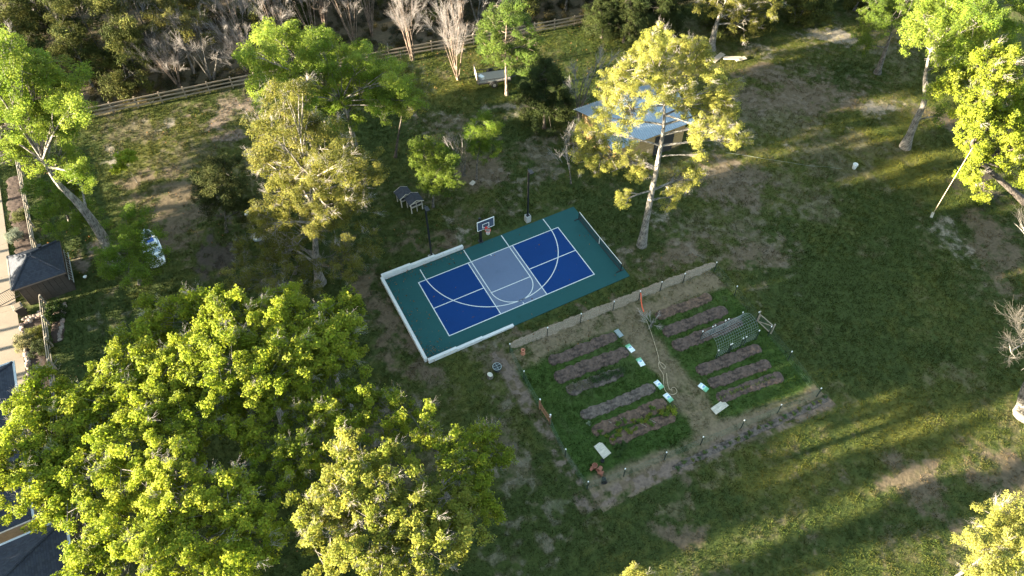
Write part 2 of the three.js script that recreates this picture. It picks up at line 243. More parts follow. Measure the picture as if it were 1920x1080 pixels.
// ---------------------------------------------------------------- sports court
{
  const mott = (r, g, b) => new THREE.MeshPhysicalMaterial({ color: rgb(r, g, b), roughness: 0.7, specularIntensity: 0.35, map: tex(512, 512, (u, v) => { const k = 0.9 + 0.22 * (tile(u, v, 4, 4) - 0.5) + 0.12 * (tile(u, v, 80, 2) - 0.5); const st = sstep(0.6, 0.8, tile(u, v, 9, 4)) * 0.12, w = k * (1 - st); return [w, w, w]; }, false, 0.11) });
  const court = thing('sports_court', 'rectangular sports court painted deep blue, slate and teal with white lines', 'sports court');
  const slab = S().box(18.36, 0.1, 9.2, 0.06, 0.01, -0.02).build('slab', mott(0.015, 0.078, 0.08), court);
  const Y = 0.064, blue = mott(0.001, 0.036, 0.16), slate = mott(0.12, 0.16, 0.25), line = mat(0.82, 0.85, 0.84, 0.6, { map: speck });
  const L = 6.705, Wd = 3.048, K = 2.134;
  const sheet = (n, m, x0, x1, z0, z1) => S().quad([x0, Y, z1], [x1, Y, z1], [x1, Y, z0], [x0, Y, z0]).build(n, m, court);
  sheet('painted_half', blue, -L, -K, -Wd, Wd); sheet('painted_half', blue, K, L, -Wd, Wd); sheet('painted_centre', slate, -K, K, -Wd, Wd);
  const strip = (x0, x1, z0, z1, dy = 0.004) => S().quad([x0, Y + dy, z1], [x1, Y + dy, z1], [x1, Y + dy, z0], [x0, Y + dy, z0]).build('white_line', line, court);
  const h = 0.037;
  strip(-L - h, L + h, -Wd - h, -Wd + h); strip(-L - h, L + h, Wd - h, Wd + h); strip(-L - h, -L + h, -Wd + h, Wd - h); strip(L - h, L + h, -Wd + h, Wd - h);
  strip(-K - h, -K + h, -Wd + h, Wd - h); strip(K - h, K + h, -Wd + h, Wd - h); strip(-L + h, -K - h, -h, h); strip(K + h, L - h, -h, h);
  strip(-h, h, -Wd + h, -Wd + 0.2); strip(-h, h, Wd - 0.2, Wd - h);
  const B = 0.008; strip(-1.83 - h, -1.83 + h, -4.56, 0.75, B); strip(1.83 - h, 1.83 + h, -4.56, 0.75, B); strip(-1.83 + h, 1.83 - h, 0.75 - h, 0.75 + h, B);
  const arc = (cx, cz, r, a0, a1, n, dy) => { const s = S(); for (let k = 0; k < n; k++) { const a = lerp(a0, a1, k / n), b = lerp(a0, a1, (k + 1) / n), P = (q, w) => [cx + Math.cos(q) * w, Y + dy, cz + Math.sin(q) * w]; s.quad(P(a, r - h), P(b, r - h), P(b, r + h), P(a, r + h)); } return s.build('white_arc', line, court); };
  for (let k = 0; k < 1; k++) { arc(0, 0.75, 1.83, Math.PI, 0, 40, 0.012); arc(0, -3.45, 6.03, Math.PI - 0.0, 0.0, 90, 0.012); }
  strip(-6.03 - h, -6.03 + h, -4.3, -3.45, 0.012); strip(6.03 - h, 6.03 + h, -4.56, -3.45, 0.012);
}
{ // white retaining wall round the west end, stepping down along both sides
  const w = thing('low_wall', 'low white stepped wall wrapping the west end of the court', 'wall');
  const cap = 0.24;
  const seg = (len, hgt, x, z, alongX) => S().rbox(alongX ? len : cap, hgt, alongX ? cap : len, x, hgt / 2 - 0.02, z, 0.012).build('wall_segment', M.whitewall, w);
  seg(2.62, 0.62, -7.94, -4.83, true); seg(2.24, 0.5, -5.505, -4.835, true); seg(2.62, 0.38, -3.07, -4.84, true);
  seg(9.1, 0.5, -9.27, -0.165, false);
  seg(2.4, 0.42, -7.95, 4.52, true); seg(2.25, 0.32, -5.62, 4.525, true); seg(2.72, 0.22, -3.13, 4.53, true);
}
{ // basketball hoop
  const t = thing('basketball_hoop', 'black basketball hoop with white-framed glass backboard and red rim', 'basketball hoop', [-0.06, 0.05, -4.78]);
  S().rbox(0.2, 2.9, 0.2, 0, 1.45, 0, 0.015).rbox(0.42, 0.06, 0.42, 0, 0.03, 0, 0.01).build('pole', M.black, t);
  S().bar([0, 2.75, 0.05], [0, 3.0, 1.1], 0.055, 6).bar([0, 2.2, 0.05], [0, 2.85, 1.1], 0.05, 6).bar([-0.3, 2.7, 1.1], [-0.3, 3.6, 1.1], 0.03).bar([0.3, 2.7, 1.1], [0.3, 3.6, 1.1], 0.03).build('support_arm', M.black, t);
  const bb = S().box(1.5, 0.98, 0.02, 0, 3.26, 1.17).build('backboard', new THREE.MeshPhysicalMaterial({ color: rgb(0.05, 0.07, 0.11), roughness: 0.12 }), t);
  const f = S(); const fr = (w, hh, x, y) => f.rbox(w, hh, 0.045, x, y, 1.17, 0.008); fr(1.58, 0.07, 0, 3.77); fr(1.58, 0.05, 0, 2.75); fr(0.055, 0.97, -0.76, 3.26); fr(0.055, 0.97, 0.76, 3.26); f.build('frame', M.white, bb);
  const q = S(); q.box(0.62, 0.05, 0.01, 0, 3.36, 1.187).box(0.62, 0.05, 0.01, 0, 2.93, 1.187).box(0.05, 0.38, 0.01, -0.285, 3.145, 1.187).box(0.05, 0.38, 0.01, 0.285, 3.145, 1.187).build('target_square', M.white, bb);
  const ring = []; for (let k = 0; k <= 24; k++) { const a = k / 24 * 6.2832; ring.push(V(Math.cos(a) * 0.23, 2.9, 1.56 + Math.sin(a) * 0.23)); }
  S().tube(ring, 0.022, 6).box(0.2, 0.05, 0.2, 0, 2.89, 1.26).box(0.24, 0.2, 0.02, 0, 2.86, 1.2).build('rim', mat(0.62, 0.05, 0.04, 0.5), t);
  const n = S(); for (let k = 0; k < 12; k++) for (const s of [-1, 1]) { const pts = []; for (let j = 0; j <= 5; j++) { const a = (k + s * j * 0.5) / 12 * 6.2832, r = lerp(0.225, 0.12, Math.pow(j / 5, 0.8)); pts.push(V(Math.cos(a) * r, 2.88 - j * 0.09, 1.56 + Math.sin(a) * r)); } n.tube(pts, 0.009, 4); } n.build('net', M.white, t);
}
// two light poles
function lightPole(x, z, label, pier) {
  const t = thing('light_pole', label, 'light pole', [x, 0, z], 0, 'light poles along the back of the court'); const y0 = pier ? 0.7 : 0.12;
  S().rbox(pier ? 0.46 : 0.5, y0 + 0.1, pier ? 0.46 : 0.5, 0, y0 / 2 - 0.05, 0, 0.02).build('concrete_pier', M.concrete, t);
  S().rbox(0.13, 6.2 - y0, 0.13, 0, y0 + (6.2 - y0) / 2, 0, 0.012).rbox(0.3, 0.03, 0.3, 0, y0 + 0.02, 0, 0.006).build('pole', M.black, t);
  const hd = S().rbox(0.34, 0.1, 0.52, 0, 6.16, 0.36, 0.02).bar([0, 6.14, 0], [0, 6.14, 0.2], 0.03).build('lamp_head', M.black, t);
  S().box(0.26, 0.012, 0.4, 0, 6.103, 0.37).build('lens', mat(0.6, 0.6, 0.58, 0.3), hd);
}
lightPole(4.74, -5.05, 'black light pole on a tall square concrete pier behind the court', true);
lightPole(-4.56, -5.18, 'black light pole standing behind the stepped white wall', false);
{ // portable net parked at the east end
  const t = thing('court_net', 'black portable net with white top tape at the east end of the court', 'sports net', [8.86, 0.06, 0.35]);
  for (const s of [-1, 1]) { S().rbox(0.06, 0.92, 0.06, 0, 0.46, s * 3.42, 0.01).build('post', M.black, t); S().rbox(0.75, 0.06, 0.08, -0.05, 0.032, s * 3.42, 0.01).box(0.05, 0.02, 0.09, -0.44, 0.03, s * 3.42).build('foot', M.black, t); }
  S().bar([0, 0.05, -3.4], [0, 0.05, 3.4], 0.03, 6).build('bottom_rail', M.black, t);
  const n = S(); for (let z = -3.38; z < 3.39; z += 0.08) n.box(0.006, 0.74, 0.014, 0, 0.47, z); for (let y = 0.14; y < 0.84; y += 0.08) n.box(0.006, 0.014, 6.78, 0, y, 0); n.build('net_mesh', M.black, t);
  const tp = S(); for (let k = 0; k < 12; k++) { const z = -3.4 + (k + 0.5) * 6.8 / 12, sag = 0.04 * (1 - Math.pow(z / 3.4, 2)); tp.box(0.03, 0.065, 6.8 / 12 + 0.001, 0, 0.88 - sag, z); } tp.build('top_tape', M.white, t);
  S().box(0.02, 0.78, 0.06, -0.014, 0.45, 0).build('centre_strap', M.white, t);
}

// ---------------------------------------------------------------- rail fences
function railFence(name, label, pts, n, mat_, h = 1.25) {   // posts and three rails along a polyline, all single pieces
  const f = thing(name, label, 'fence'); const r = rng(name.length * 31 + n); const P = [];
  let tot = 0; const seg = []; for (let k = 1; k < pts.length; k++) { const d = Math.hypot(pts[k][0] - pts[k - 1][0], pts[k][1] - pts[k - 1][1]); seg.push(d); tot += d; }
  for (let k = 0; k <= n; k++) { let s = tot * k / n, j = 0; while (j < seg.length - 1 && s > seg[j]) { s -= seg[j]; j++; } const t = s / seg[j]; P.push([lerp(pts[j][0], pts[j + 1][0], t), lerp(pts[j][1], pts[j + 1][1], t)]); }
  const pg = new RoundedBoxGeometry(0.13, h + 0.3, 0.13, 1, 0.012);
  P.forEach(([x, z], k) => { const a = k < n ? Math.atan2(P[k + 1][1] - z, P[k + 1][0] - x) : Math.atan2(z - P[k - 1][1], x - P[k - 1][0]); piece(pg, 'post', mat_, f, x, h / 2 - 0.1 + (r() - 0.5) * 0.05, z, -a); });
  const len = tot / n, rg = [0, 1].map(k => S().rbox(len + 0.05, 0.15, 0.045, 0, 0, 0, 0.008).geo());
  for (let k = 0; k < n; k++) for (const y of [0.35, 0.74, 1.13]) {
    const [ax, az] = P[k], [bx, bz] = P[k + 1], a = Math.atan2(bz - az, bx - ax); const m = piece(rg[k & 1], 'rail', mat_, f, (ax + bx) / 2 + Math.sin(a) * -0.088 * (k & 1 ? 1 : 1.12), y * h / 1.25 + (r() - 0.5) * 0.03, (az + bz) / 2 + Math.cos(a) * 0.088 * (k & 1 ? 1 : 1.12), -a); m.rotation.z = (r() - 0.5) * 0.012;
  }
  return f;
}
railFence('rail_fence', 'long brown three-rail wooden fence along the edge of the woods', [[-42, -40.4], [-30, -38.9], [-13, -36.6], [31, -28.4], [36, -27.4]], 33, M.rail, 1.35);
railFence('rail_fence', 'pale three-rail fence running from the far side of the shed toward the leaning tree', [[-34.5, -35.1], [-34.3, -19.9]], 6, M.weathered);
railFence('rail_fence', 'pale three-rail fence beside the mulched border below the shed', [[-34.4, -15.2], [-34.7, -1.5]], 6, M.weathered);
railFence('rail_fence', 'short weathered fence arm meeting the far fence corner', [[-39.5, -34.6], [-34.7, -35.15]], 2, M.weathered);

// ---------------------------------------------------------------- shed, barn, houses
const shingleTex = tex(512, 512, (u, v) => { const row = Math.floor(v * 32), x = u * 24 + (row & 1) * 0.5, tab = Math.floor(x) % 24, a = hash2(tab * 7 + 3, row * 13), e = (v * 32) % 1, g = x % 1, k = (0.6 + 0.55 * a) * (e < 0.1 ? 0.55 : 1) * (g < 0.05 ? 0.7 : 1) * (0.85 + 0.3 * noise(u * 200, v * 200)); return [k * 0.9, k * 0.96, k * 1.08]; }, true, 0.22);
M.shingle = mat(0.034, 0.038, 0.052, 0.85, { map: shingleTex, bumpMap: shingleTex, bumpScale: 0.006 });
M.shedWall = mat(0.085, 0.068, 0.058, 0.85, { map: woodTex });
// a hip roof as four thick planes; eave rectangle, apex points
function hip(parent, x0, x1, z0, z1, ye, yr, inset, mat_) {
  const ax = Math.min((x1 - x0) / 2, inset), az = Math.min((z1 - z0) / 2, inset), A = [x0 + ax, yr, z0 + az], B = [x1 - ax, yr, z0 + az], C = [x1 - ax, yr, z1 - az], D = [x0 + ax, yr, z1 - az], E0 = [x0, ye, z0], E1 = [x1, ye, z0], E2 = [x1, ye, z1], E3 = [x0, ye, z1];
  const s = (...q) => S().quad(...q).build('roof_slope', mat_, parent), out = [s(E3, E2, C, D), s(E2, E1, B, C), s(E1, E0, A, B), s(E0, E3, D, A)];
  if (B[0] - A[0] > 0.01 && D[2] - A[2] > 0.01) s(D, C, B, A);
  const cp = S(); for (const [e, r] of [[E0, A], [E1, B], [E2, C], [E3, D]]) cp.tube([V(...e), V(...r)], 0.1, 5); cp.tube([V(...A), V(...B), V(...C), V(...D), V(...A)], 0.09, 5); cp.build('ridge_cap', mat_, out[0]);
  return out;
}
{
  const t = thing('garden_shed', 'small dark shed with hipped shingle roof beside the driveway', 'shed', [-33.86, 0, -17.52]);
  S().box(3.5, 2.4, 3.5, 0, 1.2, 0).build('wall', M.shedWall, t);
  const bg = S().rbox(0.06, 2.3, 0.04, 0, 0, 0, 0.006).geo();
  for (let k = 0; k < 9; k++) { const q = -1.7 + k * 0.425; piece(bg, 'batten', M.shedWall, t, q, 1.18, 1.768); piece(bg, 'batten', M.shedWall, t, 1.768, 1.18, q, Math.PI / 2); }
  const sl = hip(t, -2.0, 2.0, -2.0, 2.0, 2.38, 3.55, 1.85, M.shingle);
  S().box(4.0, 0.14, 4.0, 0, 2.3, 0).build('fascia', mat(0.16, 0.12, 0.1, 0.8), t);
  S().bar([0.75, 3.0, -0.9], [0.75, 3.35, -0.9], 0.13, 10).bar([0.75, 3.35, -0.9], [0.75, 3.4, -0.9], 0.2, 10).build('roof_vent', M.blackIron, t);
  S().box(0.1, 0.1, 4.0, -2.06, 2.36, 0).build('gutter', mat(0.35, 0.28, 0.22, 0.6), t);
}
{ // ladder hung on the shed
  const t = thing('aluminium_ladder', 'aluminium ladder hung along the lawn side of the shed', 'ladder', [-31.93, 1.75, -16.95]);
  for (const s of [0, 1]) S().rbox(0.05, 0.09, 3.6, 0.06 + s * 0.16, 0.1 - s * 0.42, 0, 0.008).build('side_rail', M.steel, t);
  for (let k = 0; k < 11; k++) S().bar([0.06, 0.1, -1.6 + k * 0.32], [0.22, -0.32, -1.6 + k * 0.32], 0.016, 6).build('rung', M.steel, t);
  S().box(0.4, 0.04, 0.05, -0.06, 0.03, -1.2).box(0.4, 0.04, 0.05, -0.06, 0.03, 1.2).build('bracket', M.blackIron, t);
}
{ // wheelie bin and iron gate
  const t = thing('wheelie_bin', 'black wheeled bin with brown lid standing against the shed', 'bin', [-36.15, 0.05, -15.0], 0.2);
  const g = new THREE.CylinderGeometry(0.46, 0.36, 0.98, 4, 1).rotateY(Math.PI / 4).toNonIndexed(); g.computeVertexNormals(); S().add(g, new THREE.Matrix4().makeTranslation(0, 0.55, 0)).build('body', M.rubber, t);
  S().rbox(0.72, 0.07, 0.74, 0, 1.075, 0.02, 0.03).rbox(0.5, 0.05, 0.5, 0, 1.12, 0.02, 0.02).build('lid', mat(0.16, 0.125, 0.09, 0.7), t);
  for (const s of [-1, 1]) S().bar([s * 0.26, 0.11, -0.3], [s * 0.34, 0.11, -0.3], 0.11, 12).build('wheel', M.rubber, t);
  const i = thing('iron_gate', 'black iron gate swung open beside the shed', 'gate', [-37.0, 0.05, -16.9], 0.25);
  S().rbox(1.7, 0.05, 0.05, 0, 1.2, 0, 0.006).rbox(1.7, 0.05, 0.05, 0, 0.12, 0, 0.006).rbox(0.06, 1.25, 0.06, -0.85, 0.62, 0, 0.006).rbox(0.06, 1.25, 0.06, 0.85, 0.62, 0, 0.006).build('frame', M.blackIron, i);
  for (let k = 0; k < 12; k++) S().bar([-0.72 + k * 0.131, 0.14, 0], [-0.72 + k * 0.131, 1.18, 0], 0.012, 5).build('bar', M.blackIron, i);
}
{ // barn with corrugated metal roof
  const t = thing('barn', 'tan timber barn with blue-grey ribbed metal roof behind the yellow tree', 'barn', [19, 0, -10.05]);
  const wl = S(); for (let k = 0; k < 26; k++) for (const s of [-1, 1]) wl.box(0.295, 2.9, 0.06, -3.75 + k * 0.3, 1.45, s * 3.0 + (k & 1) * 0.012 * s); for (let k = 0; k < 20; k++) for (const s of [-1, 1]) wl.box(0.06, 2.9, 0.295, s * 3.78 + (k & 1) * 0.012 * s, 1.45, -2.85 + k * 0.3); wl.build('wall', M.tan, t);
  S().tri([-3.78, 2.9, -3.0], [-3.78, 2.9, 3.0], [-3.78, 4.15, 0]).tri([3.78, 2.9, 3.0], [3.78, 2.9, -3.0], [3.78, 4.15, 0]).build('gable', M.tan, t);
  const dr = S().box(2.2, 2.3, 0.05, 1.6, 1.15, 3.07).build('door', mat(0.03, 0.027, 0.025, 0.9), t); S().box(0.05, 0.2, 0.04, 0.7, 1.1, 3.12).build('handle', M.steel, dr);
  const rm = mat(0.42, 0.49, 0.56, 0.42, { metalness: 0.35, map: speck });
  const panel = S(), sl = Math.hypot(3.45, 1.32), an = Math.atan2(1.32, 3.45); panel.box(0.92, 0.02, sl, 0, 0, 0); for (const q of [-0.45, -0.225, 0, 0.225]) panel.box(0.05, 0.05, sl, q, 0.03, 0);
  const pg = panel.geo();
  for (let k = 0; k < 10; k++) for (const s of [-1, 1]) { const m = piece(pg, 'roof_panel', rm, t, -4.17 + k * 0.926, 3.58 + (k & 1) * 0.004, s * 1.73); m.rotation.x = s * an; }
  S().box(9.3, 0.05, 0.4, 0, 4.27, 0).build('ridge_cap', rm, t);
}
function house(label, x0, x1, z0, z1, ye, yr) {
  const t = thing('house', label, 'house', [(x0 + x1) / 2, 0, (z0 + z1) / 2]); const w = (x1 - x0) / 2, d = (z1 - z0) / 2;
  S().box(2 * w - 1.2, ye, 2 * d - 1.2, 0, ye / 2, 0).build('wall', mat(0.42, 0.36, 0.28, 0.85, { map: speck }), t);
  hip(t, -w, w, -d, d, ye, yr, (yr - ye) / 0.5, M.shingle); S().box(2 * w - 0.02, 0.16, 2 * d - 0.02, 0, ye - 0.1, 0).build('soffit', M.white, t);
  const gm = mat(0.72, 0.74, 0.75, 0.5); for (const [sx, sz, l, ax] of [[w + 0.07, 0, 2 * d + 0.26, 0], [0, -d - 0.07, 2 * w, 1]]) { const g = S(); if (ax) g.box(l, 0.02, 0.12, sx, ye - 0.1, sz).box(l, 0.12, 0.012, sx, ye - 0.05, sz - 0.06).box(l, 0.12, 0.012, sx, ye - 0.05, sz + 0.05); else g.box(0.12, 0.02, l, sx, ye - 0.1, sz).box(0.012, 0.12, l, sx + 0.06, ye - 0.05, sz).box(0.012, 0.12, l, sx - 0.05, ye - 0.05, sz); g.build('gutter', gm, t); }
  for (const q of [-0.4, 0.4]) { const f = S().rbox(0.06, 1.2, 1.1, w - 0.6, 1.6, d * q, 0.01).build('window', M.white, t); S().box(0.07, 1.0, 0.9, w - 0.59, 1.6, d * q).build('pane', mat(0.03, 0.035, 0.04, 0.1), f); }
  return t;
}
house('house corner with dark blue shingle roof at the end of the driveway', -50, -36.25, -7.7, 5.4, 3, 5.8);
house('large dark shingle roof with white gutter below the foreground trees', -54, -34.45, 6.35, 24, 3.05, 7.2);

// ---------------------------------------------------------------- vegetable garden
M.mulch = mat(0.06, 0.036, 0.026, 0.97, { map: speck, bumpMap: speck, bumpScale: 0.03 });
M.soil = mat(0.125, 0.088, 0.072, 0.97, { map: tex(512, 512, (u, v) => { const a = tile(u, v, 14, 4), b = tile(u, v, 90, 2), k = clamp(0.25 + 2.6 * (a - 0.28) * (b + 0.2)); return [k, k * 0.96, k * 0.92]; }, true, 0.5), bumpMap: speck, bumpScale: 0.03 });
M.soilGrey = M.soil.clone(); M.soilGrey.color = rgb(0.15, 0.122, 0.105); M.soilRed = M.soil.clone(); M.soilRed.color = rgb(0.15, 0.098, 0.07);
M.chips = mat(0.27, 0.21, 0.155, 0.97, { map: tex(512, 512, (u, v) => { const k = 0.3 + 1.3 * noise(u * 90, v * 60) * (0.5 + tile(u, v, 12, 3)); return [k, k * 0.97, k * 0.93]; }, true, 0.5), bumpMap: speck, bumpScale: 0.03 });
function mound(name, label, category, [ax, az], [bx, bz], w, h, m, seed, group) {   // a long low bed of loose earth with an uneven outline
  const r = rng(seed), L = Math.hypot(bx - ax, bz - az), ux = (bx - ax) / L, uz = (bz - az) / L, nx = Math.ceil(L / 0.11), nz = 14, g = S();
  for (let i = 0; i <= nx; i++) for (let j = 0; j <= nz; j++) {
    const s = i / nx * L, q = (j / nz - 0.5) * 2, e = Math.min(1, Math.sqrt(Math.max(0, 1 - Math.pow(Math.abs(i / nx * 2 - 1), 18)))), wid = w / 2 * e * (0.7 + 0.36 * noise(s * 1.6 + seed, q > 0 ? 3 : 9) + 0.3 * noise(s * 5.3 + seed, q > 0 ? 5 : 7)), v = q * wid;
    const y = h * Math.pow(Math.max(0, 1 - Math.pow(Math.abs(q), 3)), 0.8) * e * (0.55 + 0.9 * noise(s * 3.1, v * 4 + seed)) + (noise(s * 11, v * 11 + seed) - 0.4) * 0.05 * (1 - Math.abs(q)) - (Math.abs(q) > 0.98 || e < 0.02 ? 0.03 : 0) + 0.006;
    const x = ax + ux * s - uz * v, z = az + uz * s + ux * v; g.p.push(x, y, z); g.n.push(0, 1, 0); g.u.push(s, v);
    if (i < nx && j < nz) { const a = i * (nz + 1) + j; g.i.push(a, a + 1, a + nz + 1, a + 1, a + nz + 2, a + nz + 1); }
  }
  const o = g.build(name, m); o.geometry.computeVertexNormals(); return tag(o, label, category, group);
}
const beds = [
  ['dark soil bed nearest the court, ending at the grey bag', [-1.0, 8.85], [5.0, 9.15], 0.95, M.soil], ['broad dark soil bed second from the court with green-white bag at its end', [-1.35, 10.35], [5.0, 10.8], 1.15, M.soil],
  ['narrow brown bed full of bushy dark plants', [-1.1, 11.75], [3.6, 12.2], 0.95, M.soilGrey], ['greyish mulched bed beside the middle white bag', [-1.25, 14.0], [5.0, 14.45], 0.95, M.soilGrey],
  ['reddish bed with pale stakes lying across it', [-1.2, 15.45], [5.0, 15.95], 1.0, M.soilRed], ['ragged brown bed with sprawling yellow-green plants nearest the boards', [-0.5, 16.75], [4.9, 17.1], 0.9, M.soilRed],
  ['freshly turned reddish bed nearest the wood-chip strip', [8.7, 9.1], [14.0, 9.5], 0.9, M.soilRed], ['dark soil bed between the reddish bed and the wire arch', [8.3, 10.75], [14.3, 11.15], 1.05, M.soil], ['dark soil bed running under the far foot of the wire arch', [8.2, 12.2], [14.6, 12.6], 1.1, M.soil],
  ['dark soil bed along the near foot of the wire arch', [8.5, 14.85], [14.3, 15.35], 0.95, M.soil], ['brown soil bed next to the lone bag right of the hose', [8.6, 16.2], [14.0, 16.8], 0.95, M.soil], ['soil bed with a row of seedlings beside the long board', [8.4, 17.45], [14.1, 18.1], 0.95, M.soil]];
beds.forEach(([l, a, b, w, m], k) => mound('planting_bed', l, 'planting bed', a, b, w, 0.14, m, 40 + k * 7, 'soil beds in the garden'));
mound('mulch_strip', 'pale wood-chip strip along the court side of the garden fence', 'mulch strip', [-3.0, 6.15], [16.5, 6.85], 0.85, 0.06, M.chips, 91);
mound('planting_bed', 'long dark border outside the near wire fence with scattered seedlings', 'planting bed', [2.2, 20.45], [15.7, 21.3], 0.55, 0.05, M.soilGrey, 93, 'soil beds in the garden');
{ // wire fence on T-posts
  const f = thing('wire_fence', 'green wire mesh fence on white-tipped metal posts around the garden', 'fence');
  const run = [[-3.2, 6.65], [0.1, 6.67], [3.1, 6.75], [6.05, 6.94], [8.48, 7.05], [10.57, 7.07], [12.75, 7.24], [15.78, 7.48], [15.68, 10.3], [15.55, 13.18], null, [15.5, 14.72], [15.32, 17.26], [15.05, 20.75], [11.58, 20.45], [8.44, 20.19], [5.09, 19.88], [2.14, 19.64], [-1.03, 19.33], [-3.73, 18.95], [-3.86, 16.2], [-3.56, 13.5], null, [-3.53, 12.0], [-3.4, 9.3], [-3.2, 6.65]];
  const pg = S().box(0.06, 1.45, 0.016, 0, 0.5, 0).box(0.016, 1.45, 0.06, 0, 0.5, 0.026).geo(), tg = new RoundedBoxGeometry(0.085, 0.13, 0.085, 1, 0.02), done = new Set();
  run.forEach((q, k) => { if (!q) return; const key = q.join(); if (!done.has(key)) { done.add(key); const po = piece(pg, 'post', M.postGreen, f, q[0], 0.0, q[1]); piece(tg, 'white_tip', M.white, po, 0, 1.18, 0); }
    const b = run[k + 1]; if (!b) return; const [ax, az] = q, [bx, bz] = b, L = Math.hypot(bx - ax, bz - az), n = Math.round(L / 0.12), s = S();
    const P = (t, y) => { const sag = Math.sin(t * Math.PI) * 0.03; return V(lerp(ax, bx, t) + sag * (bz - az) / L, y - sag * (y > 0.9 ? 1.2 : 0), lerp(az, bz, t) + sag * (ax - bx) / L); };
    for (let i = 0; i <= n; i++) s.tube([P(i / n, 0.03), P(i / n, 1.08)], 0.0035, 3); for (const y of [0.04, 0.18, 0.32, 0.46, 0.6, 0.74, 0.88, 1.02, 1.08]) s.tube([0, 0.25, 0.5, 0.75, 1].map(t => P(t, y)), 0.0035, 3);
    s.build('wire_panel', M.wire, f); });
}
{ // gates of the garden
  const a = thing('garden_gate', 'weathered wooden gate with sagging mesh frame beside the wire arch', 'gate', [15.72, 0, 13.95], -Math.PI / 2 + 0.12);
  S().rbox(0.09, 1.35, 0.09, -0.75, 0.62, 0, 0.01).build('post', M.weathered, a); S().rbox(0.09, 1.35, 0.09, 0.78, 0.62, 0, 0.01).build('post', M.weathered, a);
  for (const [w, h, x, y, r] of [[1.35, 0.09, 0, 1.0, 0.03], [1.35, 0.09, 0, 0.12, -0.03], [0.09, 0.8, -0.62, 0.56, 0], [0.09, 0.8, 0.62, 0.56, 0]]) S().rbox(w, h, 0.045, x, y, 0.03, 0.008, 0, 0, r).build('board', M.weathered, a);
  S().rbox(1.4, 0.07, 0.03, 0, 0.56, 0.075, 0.006, 0, 0, 0.55).build('brace', M.weathered, a);
  const s = S(); for (let k = 0; k < 12; k++) s.box(0.006, 0.8, 0.006, -0.56 + k * 0.1, 0.56, 0.0); for (let k = 0; k < 8; k++) s.box(1.2, 0.006, 0.006, 0, 0.2 + k * 0.1, 0.0); s.build('gate_mesh', M.wire, a);
  const b = thing('picket_gate', 'small reddish picket gate in the west wire fence', 'gate', [-3.55, 0, 12.75], Math.PI / 2 + 0.03);
  for (const q of [-0.72, 0.72]) { const po = S().rbox(0.1, 1.4, 0.1, q, 0.65, 0, 0.01).build('post', M.redwood, b); S().rbox(0.11, 0.08, 0.11, q, 1.38, 0, 0.02).build('white_tip', M.white, po); }
  for (let k = 0; k < 8; k++) S().rbox(0.075, 0.85, 0.025, -0.56 + k * 0.16, 0.55 - 0.06 * Math.sin(k / 7 * 3.14), 0.03, 0.006).build('picket', M.redwood, b);
  for (const y of [0.25, 0.8]) S().rbox(1.3, 0.07, 0.03, 0, y, 0.0, 0.006).build('rail', M.redwood, b);
}
{ // arched wire trellis
  const t = thing('wire_arch', 'arched wire-panel tunnel on metal posts over the garden path', 'trellis', [10.5, 0, 13.6]);
  const s = S(), hw = 0.93, P = (u, a) => V(u, 0.75 + Math.sin(a) * 1.1 > 0.75 ? 0.75 + Math.sin(a) * 1.1 : 0.75, -Math.cos(a) * hw);
  const prof = []; for (let k = 0; k <= 3; k++) prof.push([-hw, k * 0.25]); for (let k = 1; k < 14; k++) { const a = k / 14 * Math.PI; prof.push([-Math.cos(a) * hw, 0.75 + Math.sin(a) * 1.1]); } for (let k = 3; k >= 0; k--) prof.push([hw, k * 0.25]);
  for (let k = 0; k <= 19; k++) s.tube(prof.map(([z, y]) => V(k * 0.205, y, z)), 0.0062, 4);
  for (const [z, y] of prof) s.tube([V(0, y, z), V(1.95, y - 0.02, z), V(3.9, y, z)], 0.0062, 4);
  s.build('wire_panel', M.wireGrey, t);
  const pg = S().box(0.06, 1.45, 0.016, 0, 0.5, 0).box(0.016, 1.45, 0.06, 0, 0.5, 0.026).geo(), tg = new RoundedBoxGeometry(0.085, 0.14, 0.085, 1, 0.02);
  for (const [x, z] of [[0, -1], [0.95, -1], [1.2, -1], [2.2, -1], [2.5, -1], [3.9, -1], [0, 1], [1.15, 1], [1.3, 1], [2.35, 1], [2.65, 1], [3.9, 1]]) { const po = piece(pg, 'post', M.postGreen, t, x, 0, z * 0.99); piece(tg, 'white_tip', M.white, po, 0, 1.2, 0); }
}
